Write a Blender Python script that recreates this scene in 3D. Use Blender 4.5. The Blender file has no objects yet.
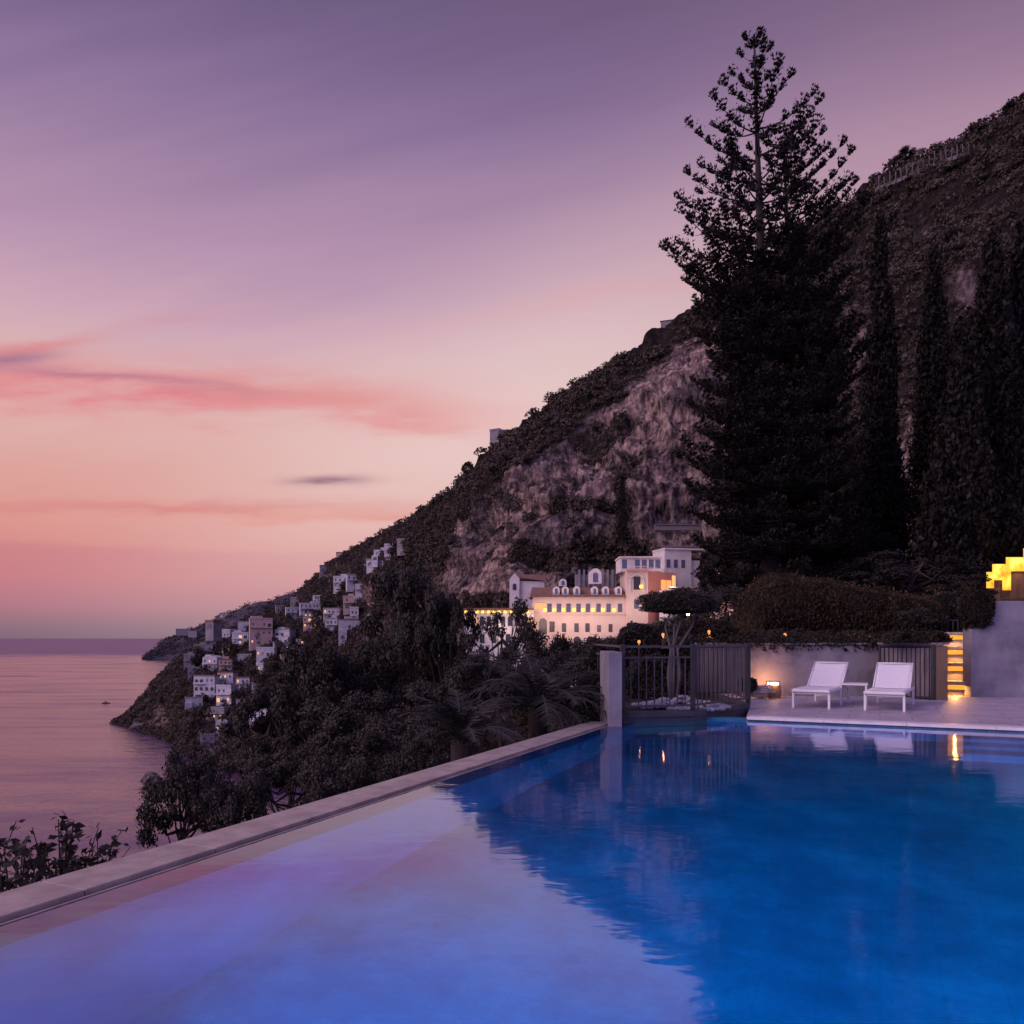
import bpy, math, random
import numpy as np
from mathutils import Vector, Matrix, noise, Euler
from mathutils.bvhtree import BVHTree

scn = bpy.context.scene
COL = scn.collection
R = math.radians
rng = np.random.default_rng(11)
random.seed(5)
H, F, HZ = 1.25, 800.0, 637.0            # eye height over the deck, focal length in px, horizon row
SEA = -60.0
WATER = -0.06

def P(px, py, Y):                        # a pixel seen at depth Y -> world point
    return Vector(((px-512)/F*Y, Y, H-(py-HZ)/F*Y))
TH = math.atan2(.4179, .9085)
U = Vector((.9085, -.4179, 0)); V = Vector((.4179, .9085, 0))   # the pool's own axes
def uv(u, v, z=0): return U*u + V*v + Vector((0, 0, z))

# ------------------------------------------------------------------ naming
def tag(o, label=None, cat=None, group=None, kind=None):
    if label: o['label'] = label
    if cat: o['category'] = cat
    if group: o['group'] = group
    if kind: o['kind'] = kind
    return o
def thing(name, label, cat, loc=(0, 0, 0), rot=0, group=None):
    o = bpy.data.objects.new(name, None); COL.objects.link(o)
    o.empty_display_size = .1
    o.location = loc; o.rotation_euler = (0, 0, rot)
    return tag(o, label, cat, group)
def link(name, me, mat=None, parent=None):
    if mat and not me.materials: me.materials.append(mat)
    o = bpy.data.objects.new(name, me); COL.objects.link(o)
    if parent: o.parent = parent
    return o
def structure(name, me, mat):
    o = link(name, me, mat); o['kind'] = 'structure'; return o

# ------------------------------------------------------------------ mesh helpers
def np_mesh(name, verts, faces, smooth=False):
    verts = np.asarray(verts, dtype=np.float32); faces = np.asarray(faces, dtype=np.int32)
    me = bpy.data.meshes.new(name)
    me.vertices.add(len(verts)); me.vertices.foreach_set('co', verts.ravel())
    k = faces.shape[1]
    me.loops.add(faces.size); me.loops.foreach_set('vertex_index', faces.ravel())
    me.polygons.add(len(faces))
    me.polygons.foreach_set('loop_start', np.arange(0, faces.size, k, dtype=np.int32))
    if smooth: me.polygons.foreach_set('use_smooth', np.ones(len(faces), dtype=bool))
    me.update(calc_edges=True); me.validate()
    return me

class MB:
    def __init__(s): s.v = []; s.f = []
    def add(s, vs, fs):
        n = len(s.v); s.v += [tuple(v) for v in vs]; s.f += [tuple(i+n for i in f) for f in fs]; return s
    def box(s, x0, x1, y0, y1, z0, z1, M=None):
        vs = [Vector(p) for p in ((x0,y0,z0),(x1,y0,z0),(x1,y1,z0),(x0,y1,z0),(x0,y0,z1),(x1,y0,z1),(x1,y1,z1),(x0,y1,z1))]
        if M: vs = [M @ v for v in vs]
        return s.add(vs, [(0,3,2,1),(4,5,6,7),(0,1,5,4),(1,2,6,5),(2,3,7,6),(3,0,4,7)])
    def prism(s, pts, z0, z1):           # pts counter-clockwise
        n = len(pts)
        vs = [(p[0], p[1], z0) for p in pts]+[(p[0], p[1], z1) for p in pts]
        return s.add(vs, [tuple(range(n))[::-1], tuple(range(n, 2*n))]+[(i, (i+1) % n, n+(i+1) % n, n+i) for i in range(n)])
    def tube(s, pts, rads, n=6, cap=True):
        pts = [Vector(p) for p in pts]
        if not hasattr(rads, '__len__'): rads = [rads]*len(pts)
        rings = []; vs = []
        for i, p in enumerate(pts):
            d = (pts[min(i+1, len(pts)-1)]-pts[max(i-1, 0)])
            d = d.normalized() if d.length > 1e-9 else Vector((0, 0, 1))
            a = Vector((0, 0, 1)) if abs(d.z) < .9 else Vector((1, 0, 0))
            x = d.cross(a).normalized(); y = d.cross(x)
            for k in range(n):
                t = 2*math.pi*k/n
                vs.append(p+(x*math.cos(t)+y*math.sin(t))*rads[i])
        fs = []
        for i in range(len(pts)-1):
            for k in range(n):
                a = i*n+k; b = i*n+(k+1) % n
                fs.append((a, a+n, b+n, b))
        if cap: fs += [tuple(range(n)), tuple(range((len(pts)-1)*n, len(pts)*n))[::-1]]
        return s.add(vs, fs)
    def mesh(s, name='m', smooth=False):
        me = bpy.data.meshes.new(name); me.from_pydata(s.v, [], s.f)
        if smooth: me.polygons.foreach_set('use_smooth', [True]*len(me.polygons))
        me.update(); return me
    def obj(s, name, mat, parent=None, smooth=False, bevel=0):
        o = link(name, s.mesh(name, smooth), mat, parent)
        if bevel:
            b = o.modifiers.new('b', 'BEVEL'); b.width = bevel; b.segments = 2; b.limit_method = 'ANGLE'
        return o

def leaf_arrays(c, size, r, aspect=.5, dirs=None, jitter=.9):
    """small diamond leaves centred on c; dirs: preferred long axis"""
    n = len(c); size = np.broadcast_to(size, n)*r.uniform(.6, 1.35, n)
    a = r.normal(size=(n, 3))
    if dirs is not None: a = dirs+a*jitter*.5
    a /= np.linalg.norm(a, axis=1, keepdims=True)+1e-9
    b = r.normal(size=(n, 3)); b = np.cross(a, b); b /= np.linalg.norm(b, axis=1, keepdims=True)+1e-9
    a = a*(size/2)[:, None]; b = b*(size*aspect/2)[:, None]
    v = np.stack([c-a, c+b-a*.1, c+a, c-b-a*.1], 1).reshape(-1, 3)
    f = np.arange(4*n).reshape(n, 4)
    return v, f
def shell_leaf_mesh(name, c, nrm, size, r, aspect=.8, jitter=.55):
    n = len(c); nn = nrm+r.normal(size=(n, 3))*jitter; nn /= np.linalg.norm(nn, axis=1, keepdims=True)+1e-9
    a = np.cross(nn, r.normal(size=(n, 3))); a /= np.linalg.norm(a, axis=1, keepdims=True)+1e-9; b = np.cross(nn, a)
    size = np.broadcast_to(size, n)*r.uniform(.6, 1.35, n)
    a = a*(size/2)[:, None]; b = b*(size*aspect/2)[:, None]
    return np_mesh(name, np.stack([c-a, c+b, c+a, c-b], 1).reshape(-1, 3), np.arange(4*n).reshape(n, 4))
def leaf_mesh(name, c, size, r, **k):
    v, f = leaf_arrays(np.asarray(c), size, r, **k); return np_mesh(name, v, f)
def ball_pts(n, r, shell=.35):
    d = r.normal(size=(n, 3)); d /= np.linalg.norm(d, axis=1, keepdims=True)
    return d*(r.uniform(shell, 1, n)**.6)[:, None]

# ------------------------------------------------------------------ materials
def newmat(name):
    m = bpy.data.materials.new(name); m.use_nodes = True
    nt = m.node_tree; nt.nodes.clear()
    out = nt.nodes.new('ShaderNodeOutputMaterial')
    return m, nt, out
def N(nt, t, **kw):
    n = nt.nodes.new('ShaderNode'+t)
    for k, v in kw.items():
        if k.startswith('i_'): n.inputs[k[2:].replace('_', ' ')].default_value = v
        else: setattr(n, k, v)
    return n
def ramp(nt, fac, stops):
    r = nt.nodes.new('ShaderNodeValToRGB')
    while len(r.color_ramp.elements) < len(stops): r.color_ramp.elements.new(.5)
    for e, (p, c) in zip(r.color_ramp.elements, stops):
        e.position = p; e.color = (*c, 1) if len(c) == 3 else c
    nt.links.new(fac, r.inputs[0]); return r.outputs[0]
def surf(name, c1, c2, scale=4, rough=.8, bump=.2, bscale=None, dist=.02, spec=.3, stretch=(1, 1, 1), detail=6, coord='Object', c3=None):
    m, nt, out = newmat(name)
    tc = N(nt, 'TexCoord'); mp = N(nt, 'Mapping'); mp.inputs['Scale'].default_value = stretch
    nt.links.new(tc.outputs[coord], mp.inputs[0])
    n1 = N(nt, 'TexNoise', i_Scale=scale, i_Detail=detail, i_Roughness=.62); nt.links.new(mp.outputs[0], n1.inputs['Vector'])
    stops = [(.32, c1), (.68, c2)] if c3 is None else [(.3, c1), (.52, c2), (.72, c3)]
    col = ramp(nt, n1.outputs[0], stops)
    b = N(nt, 'BsdfPrincipled', i_Roughness=rough); b.inputs['Specular IOR Level'].default_value = spec
    nt.links.new(col, b.inputs['Base Color'])
    if bump:
        n2 = N(nt, 'TexNoise', i_Scale=bscale or scale*6, i_Detail=5); nt.links.new(mp.outputs[0], n2.inputs['Vector'])
        bp = N(nt, 'Bump', i_Strength=bump, i_Distance=dist); nt.links.new(n2.outputs[0], bp.inputs['Height'])
        nt.links.new(bp.outputs[0], b.inputs['Normal'])
    nt.links.new(b.outputs[0], out.inputs[0]); return m
def glow(name, col, s):
    m, nt, out = newmat(name); e = N(nt, 'Emission', i_Strength=s); e.inputs[0].default_value = (*col, 1)
    n = N(nt, 'TexNoise', i_Scale=3.0); tc = N(nt, 'TexCoord'); nt.links.new(tc.outputs['Object'], n.inputs['Vector'])
    mr = N(nt, 'MapRange'); mr.inputs[3].default_value = s*.7; mr.inputs[4].default_value = s*1.3
    nt.links.new(n.outputs[0], mr.inputs[0]); nt.links.new(mr.outputs[0], e.inputs[1])
    nt.links.new(e.outputs[0], out.inputs[0]); return m
def leafmat(name, c1, c2, scale=1.2, trans=.15):
    m, nt, out = newmat(name)
    tc = N(nt, 'TexCoord'); n1 = N(nt, 'TexNoise', i_Scale=scale, i_Detail=4, i_Roughness=.7)
    nt.links.new(tc.outputs['Object'], n1.inputs['Vector'])
    col = ramp(nt, n1.outputs[0], [(.35, c1), (.65, c2)])
    b = N(nt, 'BsdfPrincipled', i_Roughness=.65); b.inputs['Specular IOR Level'].default_value = .25
    nt.links.new(col, b.inputs['Base Color'])
    t = N(nt, 'BsdfTranslucent'); nt.links.new(col, t.inputs[0])
    mx = N(nt, 'MixShader'); mx.inputs[0].default_value = trans
    nt.links.new(b.outputs[0], mx.inputs[1]); nt.links.new(t.outputs[0], mx.inputs[2])
    nt.links.new(mx.outputs[0], out.inputs[0]); return m

M = {}
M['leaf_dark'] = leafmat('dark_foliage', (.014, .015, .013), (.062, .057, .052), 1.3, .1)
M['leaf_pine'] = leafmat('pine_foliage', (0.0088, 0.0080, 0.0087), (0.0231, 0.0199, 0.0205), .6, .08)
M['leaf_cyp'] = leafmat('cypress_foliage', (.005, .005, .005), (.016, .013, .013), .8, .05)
M['leaf_bush'] = leafmat('bush_foliage', (0.0192, 0.0167, 0.0126), (0.0450, 0.0372, 0.0270), 2)
M['leaf_hedge'] = leafmat('hedge_foliage', (.028, .021, .014), (.09, .064, .044), 1.6, .35)
M['leaf_palm'] = leafmat('palm_foliage', (.022, .024, .024), (.07, .068, .068), 2)
M['scrub'] = leafmat('scrub_foliage', (.018, .017, .014), (.115, .09, .078), .16)
M['scrub2'] = leafmat('haze_tinted_scrub', (.035, .032, .045), (.06, .05, .065), .02)  # distance haze painted as a bluish leaf colour
M['bark'] = surf('bark', (0.0225, 0.0180, 0.0200), (0.0585, 0.0450, 0.0500), 6, .9, .5, stretch=(1, 1, .25))
M['bark_pale'] = surf('pale_bark', (0.0720, 0.0660, 0.0744), (0.1500, 0.1320, 0.1426), 8, .9, .5, stretch=(1, 1, .25))
M['plaster'] = surf('grey_render', (.10, .097, .125), (.27, .255, .3), 1.3, .85, .4, 45, .012, detail=10, c3=(.33, .31, .36))
M['plaster2'] = surf('pale_render', (.14, .137, .18), (.25, .24, .3), 1.5, .8, .35, 45, .01, detail=10, c3=(.33, .32, .4))
M['coping'] = surf('travertine', (.2, .17, .18), (.38, .33, .34), 5, .45, .25, 40, .004, .5)
M['nosing'] = surf('wet_nosing', (.66, .64, .74), (.82, .8, .88), 6, .35, .2, 40, .003, .5)
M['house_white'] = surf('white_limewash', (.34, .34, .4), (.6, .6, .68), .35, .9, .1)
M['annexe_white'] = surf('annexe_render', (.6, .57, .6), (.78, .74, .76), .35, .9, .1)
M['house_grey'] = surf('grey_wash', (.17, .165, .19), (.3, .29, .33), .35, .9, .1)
M['house_pink'] = surf('pink_wash', (.42, .3, .29), (.55, .41, .39), .35, .9, .1)
M['house_cream'] = surf('cream_wash', (.62, .5, .44), (.76, .62, .55), .25, .9, .1)
M['house_coral'] = surf('coral_wash', (.6, .25, .2), (.7, .33, .27), .25, .9, .1)
M['tiles'] = surf('roof_tiles', (.16, .09, .07), (.30, .17, .13), 1.5, .9, .4, 8, .05)
M['roof_grey'] = surf('flat_roof', (.25, .22, .23), (.36, .33, .34), 1, .9, .2)
M['glass'] = surf('window_glass', (.02, .022, .035), (.05, .05, .07), 2, .45, 0, spec=.6)
M['glass_blue'] = surf('sky_window_glass', (.09, .1, .17), (.14, .15, .24), 2, .12, 0, spec=.7)
M['shutter'] = surf('grey_shutter', (.12, .11, .14), (.2, .18, .2), 2, .8, .1)
M['stone'] = surf('pale_stone', (.3, .25, .24), (.5, .43, .4), 9, .85, .5, 30, .01)
M['pebble'] = surf('white_pebbles', (.2, .2, .25), (.45, .45, .53), 12, .7, .2)
M['metal_dark'] = surf('dark_metal', (.02, .02, .024), (.04, .038, .045), 10, .45, .1, spec=.5)
M['metal_grey'] = surf('weathered_metal', (.045, .043, .055), (.085, .08, .1), 10, .5, .1, spec=.5)
M['wood_slat'] = surf('weathered_slats', (.1, .085, .1), (.22, .19, .2), 5, .8, .4, stretch=(3, 3, .3))
M['wood_warm'] = surf('tan_board', (.11, .075, .055), (.19, .13, .1), 4, .8, .3, stretch=(1, 1, .3))
M['white_metal'] = surf('white_paint', (.72, .72, .76), (.82, .82, .86), 8, .4, .05, spec=.5)
M['sling'] = surf('white_mesh_fabric', (.68, .68, .74), (.8, .8, .86), 30, .8, .3, 300, .001)
M['pale_rock'] = surf('shore_rock', (.06, .05, .055), (.2, .165, .16), .12, .9, .8, .8, .6)
M['soil'] = surf('garden_soil', (.02, .016, .013), (.05, .038, .03), 1.5, .95, .5)
M['lit_window'] = glow('lit_window', (1, .5, .2), 1.1)
M['lit_yellow'] = glow('yellow_lamp', (1, .6, .08), 1.5)
M['lit_white'] = glow('warm_white_lamp', (1, .62, .3), 7)
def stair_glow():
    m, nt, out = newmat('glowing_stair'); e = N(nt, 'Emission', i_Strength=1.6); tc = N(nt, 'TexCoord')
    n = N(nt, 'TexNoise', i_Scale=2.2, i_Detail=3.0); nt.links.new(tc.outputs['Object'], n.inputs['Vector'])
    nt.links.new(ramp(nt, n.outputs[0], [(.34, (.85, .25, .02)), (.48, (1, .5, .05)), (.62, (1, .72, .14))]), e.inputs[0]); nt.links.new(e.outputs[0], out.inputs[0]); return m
M['stair_glow'] = stair_glow()  # lamplight on the risers, put in as emission colour
M['wall_light'] = glow('facade_light', (1, .62, .08), 2.6)
M['lit_step'] = glow('step_lamp', (1, .38, .05), 1.15)
M['lit_orange'] = glow('orange_lamp', (1, .36, .12), 1.3)

# deck of pale slabs
def deck_mat():
    m, nt, out = newmat('deck_slabs')
    tc = N(nt, 'TexCoord'); mp = N(nt, 'Mapping'); mp.inputs['Rotation'].default_value = (0, 0, TH)
    nt.links.new(tc.outputs['Object'], mp.inputs[0])
    br = N(nt, 'TexBrick', i_Scale=1.0); br.offset = .5
    br.inputs['Brick Width'].default_value = .9; br.inputs['Row Height'].default_value = .45
    br.inputs['Mortar Size'].default_value = .006; br.inputs['Mortar Smooth'].default_value = .3
    br.inputs['Color1'].default_value = (.4, .37, .46, 1); br.inputs['Color2'].default_value = (.48, .445, .54, 1)
    br.inputs['Mortar'].default_value = (.14, .12, .13, 1)
    nt.links.new(mp.outputs[0], br.inputs['Vector'])
    n = N(nt, 'TexNoise', i_Scale=3.0, i_Detail=8.0, i_Roughness=.65); nt.links.new(mp.outputs[0], n.inputs['Vector'])
    col = ramp(nt, n.outputs[0], [(.3, (.7, .68, .7)), (.7, (1.05, 1.03, 1.05))])
    mx = N(nt, 'MixRGB', blend_type='MULTIPLY'); mx.inputs[0].default_value = 1
    nt.links.new(br.outputs[0], mx.inputs[1]); nt.links.new(col, mx.inputs[2])
    b = N(nt, 'BsdfPrincipled'); nt.links.new(mx.outputs[0], b.inputs['Base Color'])
    rr = N(nt, 'MapRange'); rr.inputs[3].default_value = .35; rr.inputs[4].default_value = .6
    nt.links.new(n.outputs[0], rr.inputs[0]); nt.links.new(rr.outputs[0], b.inputs['Roughness'])
    bp = N(nt, 'Bump', i_Strength=.25, i_Distance=.003); nt.links.new(br.outputs[1], bp.inputs['Height']); bp.invert = True
    nt.links.new(bp.outputs[0], b.inputs['Normal'])
    nt.links.new(b.outputs[0], out.inputs[0]); return m
M['deck'] = deck_mat()

def pool_tile():
    m, nt, out = newmat('pool_mosaic')
    tc = N(nt, 'TexCoord'); mp = N(nt, 'Mapping'); mp.inputs['Rotation'].default_value = (0, 0, TH)
    nt.links.new(tc.outputs['Object'], mp.inputs[0])
    n = N(nt, 'TexNoise', i_Scale=1.3, i_Detail=9.0, i_Roughness=.75); nt.links.new(mp.outputs[0], n.inputs['Vector'])
    col = ramp(nt, n.outputs[0], [(.34, (.006, .085, .19)), (.5, (.012, .135, .27)), (.66, (.025, .2, .37))])
    br = N(nt, 'TexBrick', i_Scale=1.0); br.offset = 0; br.inputs['Brick Width'].default_value = .3; br.inputs['Row Height'].default_value = .3
    br.inputs['Mortar Size'].default_value = .006; br.inputs['Mortar Smooth'].default_value = 1; br.inputs['Color1'].default_value = (1, 1, 1, 1); br.inputs['Color2'].default_value = (.93, .95, .97, 1); br.inputs['Mortar'].default_value = (.8, .83, .86, 1)
    nt.links.new(mp.outputs[0], br.inputs['Vector']); mq = N(nt, 'MixRGB', blend_type='MULTIPLY'); mq.inputs[0].default_value = 1
    nt.links.new(col, mq.inputs[1]); nt.links.new(br.outputs[0], mq.inputs[2]); col = mq.outputs[0]
    b = N(nt, 'BsdfPrincipled', i_Roughness=.4); nt.links.new(col, b.inputs['Base Color'])
    nt.links.new(b.outputs[0], out.inputs[0]); return m
M['pool_tile'] = pool_tile()
M['weir_tile'] = surf('weir_mosaic', (.008, .07, .22), (.015, .11, .3), 2, .5, .1)
M['dark_plaster'] = surf('dark_wet_render', (.05, .05, .065), (.09, .085, .11), 3, .6, .3, 45, .006)

def pool_water():
    m, nt, out = newmat('pool_water')
    tc = N(nt, 'TexCoord')
    mp = N(nt, 'Mapping'); mp.inputs['Rotation'].default_value = (0, 0, 0); mp.inputs['Scale'].default_value = (1.0, 1.6, 1)
    nt.links.new(tc.outputs['Object'], mp.inputs[0])
    n = N(nt, 'TexNoise', i_Scale=2.6, i_Detail=3.0, i_Roughness=.5); nt.links.new(mp.outputs[0], n.inputs['Vector'])
    n.inputs['Distortion'].default_value = .4
    n3 = N(nt, 'TexNoise', i_Scale=.35, i_Detail=1.0); nt.links.new(mp.outputs[0], n3.inputs['Vector'])
    bp = N(nt, 'Bump', i_Strength=.09, i_Distance=.02); nt.links.new(n.outputs[0], bp.inputs['Height'])
    bp2 = N(nt, 'Bump', i_Strength=.05, i_Distance=.12); nt.links.new(n3.outputs[0], bp2.inputs['Height']); nt.links.new(bp.outputs[0], bp2.inputs['Normal'])
    fr = N(nt, 'Fresnel', i_IOR=1.33); nt.links.new(bp2.outputs[0], fr.inputs['Normal'])
    pw = N(nt, 'Math', operation='POWER'); pw.inputs[1].default_value = .78; nt.links.new(fr.outputs[0], pw.inputs[0])
    gl = N(nt, 'BsdfGlossy', i_Roughness=.05); gl.inputs[0].default_value = (.88, .87, 1, 1); nt.links.new(bp2.outputs[0], gl.inputs['Normal'])
    rf = N(nt, 'BsdfRefraction', i_IOR=1.33, i_Roughness=0.0); rf.inputs[0].default_value = (.25, .8, 1, 1); nt.links.new(bp2.outputs[0], rf.inputs['Normal'])
    mx = N(nt, 'MixShader'); nt.links.new(pw.outputs[0], mx.inputs[0])
    nt.links.new(rf.outputs[0], mx.inputs[1]); nt.links.new(gl.outputs[0], mx.inputs[2])
    nt.links.new(mx.outputs[0], out.inputs[0]); return m
M['pool_water'] = pool_water()

def sea_mat():
    m, nt, out = newmat('sea_water')
    tc = N(nt, 'TexCoord')
    n = N(nt, 'TexNoise', i_Scale=.09, i_Detail=5.0, i_Roughness=.6); nt.links.new(tc.outputs['Object'], n.inputs['Vector'])
    mp = N(nt, 'Mapping'); mp.inputs['Scale'].default_value = (.003, .0125, 1); mp.inputs['Rotation'].default_value = (0, 0, .12)
    nt.links.new(tc.outputs['Object'], mp.inputs[0])
    n2 = N(nt, 'TexNoise', i_Scale=1.6, i_Detail=4.0, i_Roughness=.6); nt.links.new(mp.outputs[0], n2.inputs['Vector'])
    bp = N(nt, 'Bump', i_Strength=.55, i_Distance=1.8); nt.links.new(n.outputs[0], bp.inputs['Height'])
    def mr(x, a, b, c, d):
        r_ = N(nt, 'MapRange'); r_.inputs[1].default_value = a; r_.inputs[2].default_value = b; r_.inputs[3].default_value = c; r_.inputs[4].default_value = d
        nt.links.new(x, r_.inputs[0]); return r_.outputs[0]
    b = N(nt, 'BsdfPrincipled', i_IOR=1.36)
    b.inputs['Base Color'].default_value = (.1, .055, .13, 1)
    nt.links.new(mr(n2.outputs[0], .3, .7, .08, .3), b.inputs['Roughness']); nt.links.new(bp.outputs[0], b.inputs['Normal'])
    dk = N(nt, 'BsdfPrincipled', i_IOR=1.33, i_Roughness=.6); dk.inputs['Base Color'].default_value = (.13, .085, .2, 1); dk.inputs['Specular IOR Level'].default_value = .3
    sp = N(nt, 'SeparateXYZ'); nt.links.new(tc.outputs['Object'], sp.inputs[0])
    # darker, rougher purple beyond two and a half kilometres, and in streaks nearer in
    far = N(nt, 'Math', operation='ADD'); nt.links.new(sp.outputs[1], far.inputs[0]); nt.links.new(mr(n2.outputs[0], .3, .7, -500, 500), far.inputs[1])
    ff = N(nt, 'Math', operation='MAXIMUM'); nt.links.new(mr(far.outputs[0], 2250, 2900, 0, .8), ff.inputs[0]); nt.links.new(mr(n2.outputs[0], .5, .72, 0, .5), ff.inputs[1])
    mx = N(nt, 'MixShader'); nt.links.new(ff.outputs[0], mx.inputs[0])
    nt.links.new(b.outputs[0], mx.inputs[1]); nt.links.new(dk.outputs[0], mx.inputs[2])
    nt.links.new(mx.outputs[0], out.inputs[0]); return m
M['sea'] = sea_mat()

def hill_mat():
    m, nt, out = newmat('hill_rock_and_scrub')
    tc = N(nt, 'TexCoord'); at = N(nt, 'Attribute'); at.attribute_name = 'rock'
    mp = N(nt, 'Mapping'); mp.inputs['Scale'].default_value = (1, 1, .45); nt.links.new(tc.outputs['Object'], mp.inputs[0])
    n = N(nt, 'TexNoise', i_Scale=.42, i_Detail=10.0, i_Roughness=.74); nt.links.new(mp.outputs[0], n.inputs['Vector'])
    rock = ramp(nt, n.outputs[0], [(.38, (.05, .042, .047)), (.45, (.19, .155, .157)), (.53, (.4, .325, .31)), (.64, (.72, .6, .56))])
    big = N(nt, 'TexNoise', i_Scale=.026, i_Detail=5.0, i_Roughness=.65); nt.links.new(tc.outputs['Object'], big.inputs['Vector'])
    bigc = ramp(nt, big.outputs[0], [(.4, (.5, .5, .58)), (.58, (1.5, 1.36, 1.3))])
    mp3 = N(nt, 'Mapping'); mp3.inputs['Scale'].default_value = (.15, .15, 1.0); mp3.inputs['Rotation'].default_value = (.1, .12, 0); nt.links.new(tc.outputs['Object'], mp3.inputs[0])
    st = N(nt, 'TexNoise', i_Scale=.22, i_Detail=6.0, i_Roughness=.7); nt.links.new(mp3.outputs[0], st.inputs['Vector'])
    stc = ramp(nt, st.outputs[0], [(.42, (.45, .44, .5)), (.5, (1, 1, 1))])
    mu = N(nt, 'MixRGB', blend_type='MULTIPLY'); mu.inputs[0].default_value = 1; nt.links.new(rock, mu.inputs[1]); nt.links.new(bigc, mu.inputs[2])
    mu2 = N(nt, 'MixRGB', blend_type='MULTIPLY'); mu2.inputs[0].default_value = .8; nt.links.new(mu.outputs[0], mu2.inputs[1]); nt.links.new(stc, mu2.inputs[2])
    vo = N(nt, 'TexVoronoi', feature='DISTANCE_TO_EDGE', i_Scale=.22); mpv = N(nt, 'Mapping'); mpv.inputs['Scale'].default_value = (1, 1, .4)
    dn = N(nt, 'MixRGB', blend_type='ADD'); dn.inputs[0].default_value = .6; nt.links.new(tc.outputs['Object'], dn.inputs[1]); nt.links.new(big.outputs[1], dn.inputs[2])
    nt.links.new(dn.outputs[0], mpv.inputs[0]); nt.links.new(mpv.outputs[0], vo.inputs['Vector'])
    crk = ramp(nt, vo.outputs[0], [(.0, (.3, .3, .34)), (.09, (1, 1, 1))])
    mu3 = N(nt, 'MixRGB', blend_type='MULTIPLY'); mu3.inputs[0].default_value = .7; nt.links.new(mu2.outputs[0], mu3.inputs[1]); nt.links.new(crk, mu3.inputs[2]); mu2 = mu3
    n2 = N(nt, 'TexNoise', i_Scale=.5, i_Detail=8.0, i_Roughness=.75); nt.links.new(tc.outputs['Object'], n2.inputs['Vector'])
    vg = ramp(nt, n2.outputs[0], [(.36, (.014, .012, .012)), (.56, (.05, .042, .04)), (.7, (.2, .165, .16))])
    add = N(nt, 'MixRGB', blend_type='MIX'); nt.links.new(n2.outputs[0], add.inputs[2]); nt.links.new(at.outputs['Fac'], add.inputs[1]); add.inputs[0].default_value = .4
    fac = ramp(nt, add.outputs[0], [(.44, (0, 0, 0)), (.52, (1, 1, 1))])
    mx = N(nt, 'MixRGB'); nt.links.new(fac, mx.inputs[0]); nt.links.new(vg, mx.inputs[1]); nt.links.new(mu2.outputs[0], mx.inputs[2])
    b = N(nt, 'BsdfPrincipled', i_Roughness=.95); b.inputs['Specular IOR Level'].default_value = .1
    nt.links.new(mx.outputs[0], b.inputs['Base Color'])
    bp = N(nt, 'Bump', i_Strength=1.0, i_Distance=3.5); nt.links.new(n.outputs[0], bp.inputs['Height'])
    bp2 = N(nt, 'Bump', i_Strength=.8, i_Distance=1.2); nt.links.new(n2.outputs[0], bp2.inputs['Height']); nt.links.new(bp.outputs[0], bp2.inputs['Normal'])
    nt.links.new(bp2.outputs[0], b.inputs['Normal'])
    nt.links.new(b.outputs[0], out.inputs[0]); return m
M['hill'] = hill_mat()
M['headland'] = surf('haze_tinted_slope', (.032, .032, .052), (.06, .055, .08), .012, .95, .8, .05, 8, .1, c3=(.1, .085, .11))  # distance haze put into the bluish base colours

# ------------------------------------------------------------------ camera
cam = bpy.data.cameras.new('camera'); cam.sensor_width = 36; cam.lens = F/1024*36
cam.shift_y = (HZ-512)/1024; cam.clip_start = .05; cam.clip_end = 60000
co = bpy.data.objects.new('camera', cam); COL.objects.link(co)
co.location = (0, 0, H); co.rotation_euler = (R(90), 0, 0); scn.camera = co

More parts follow.
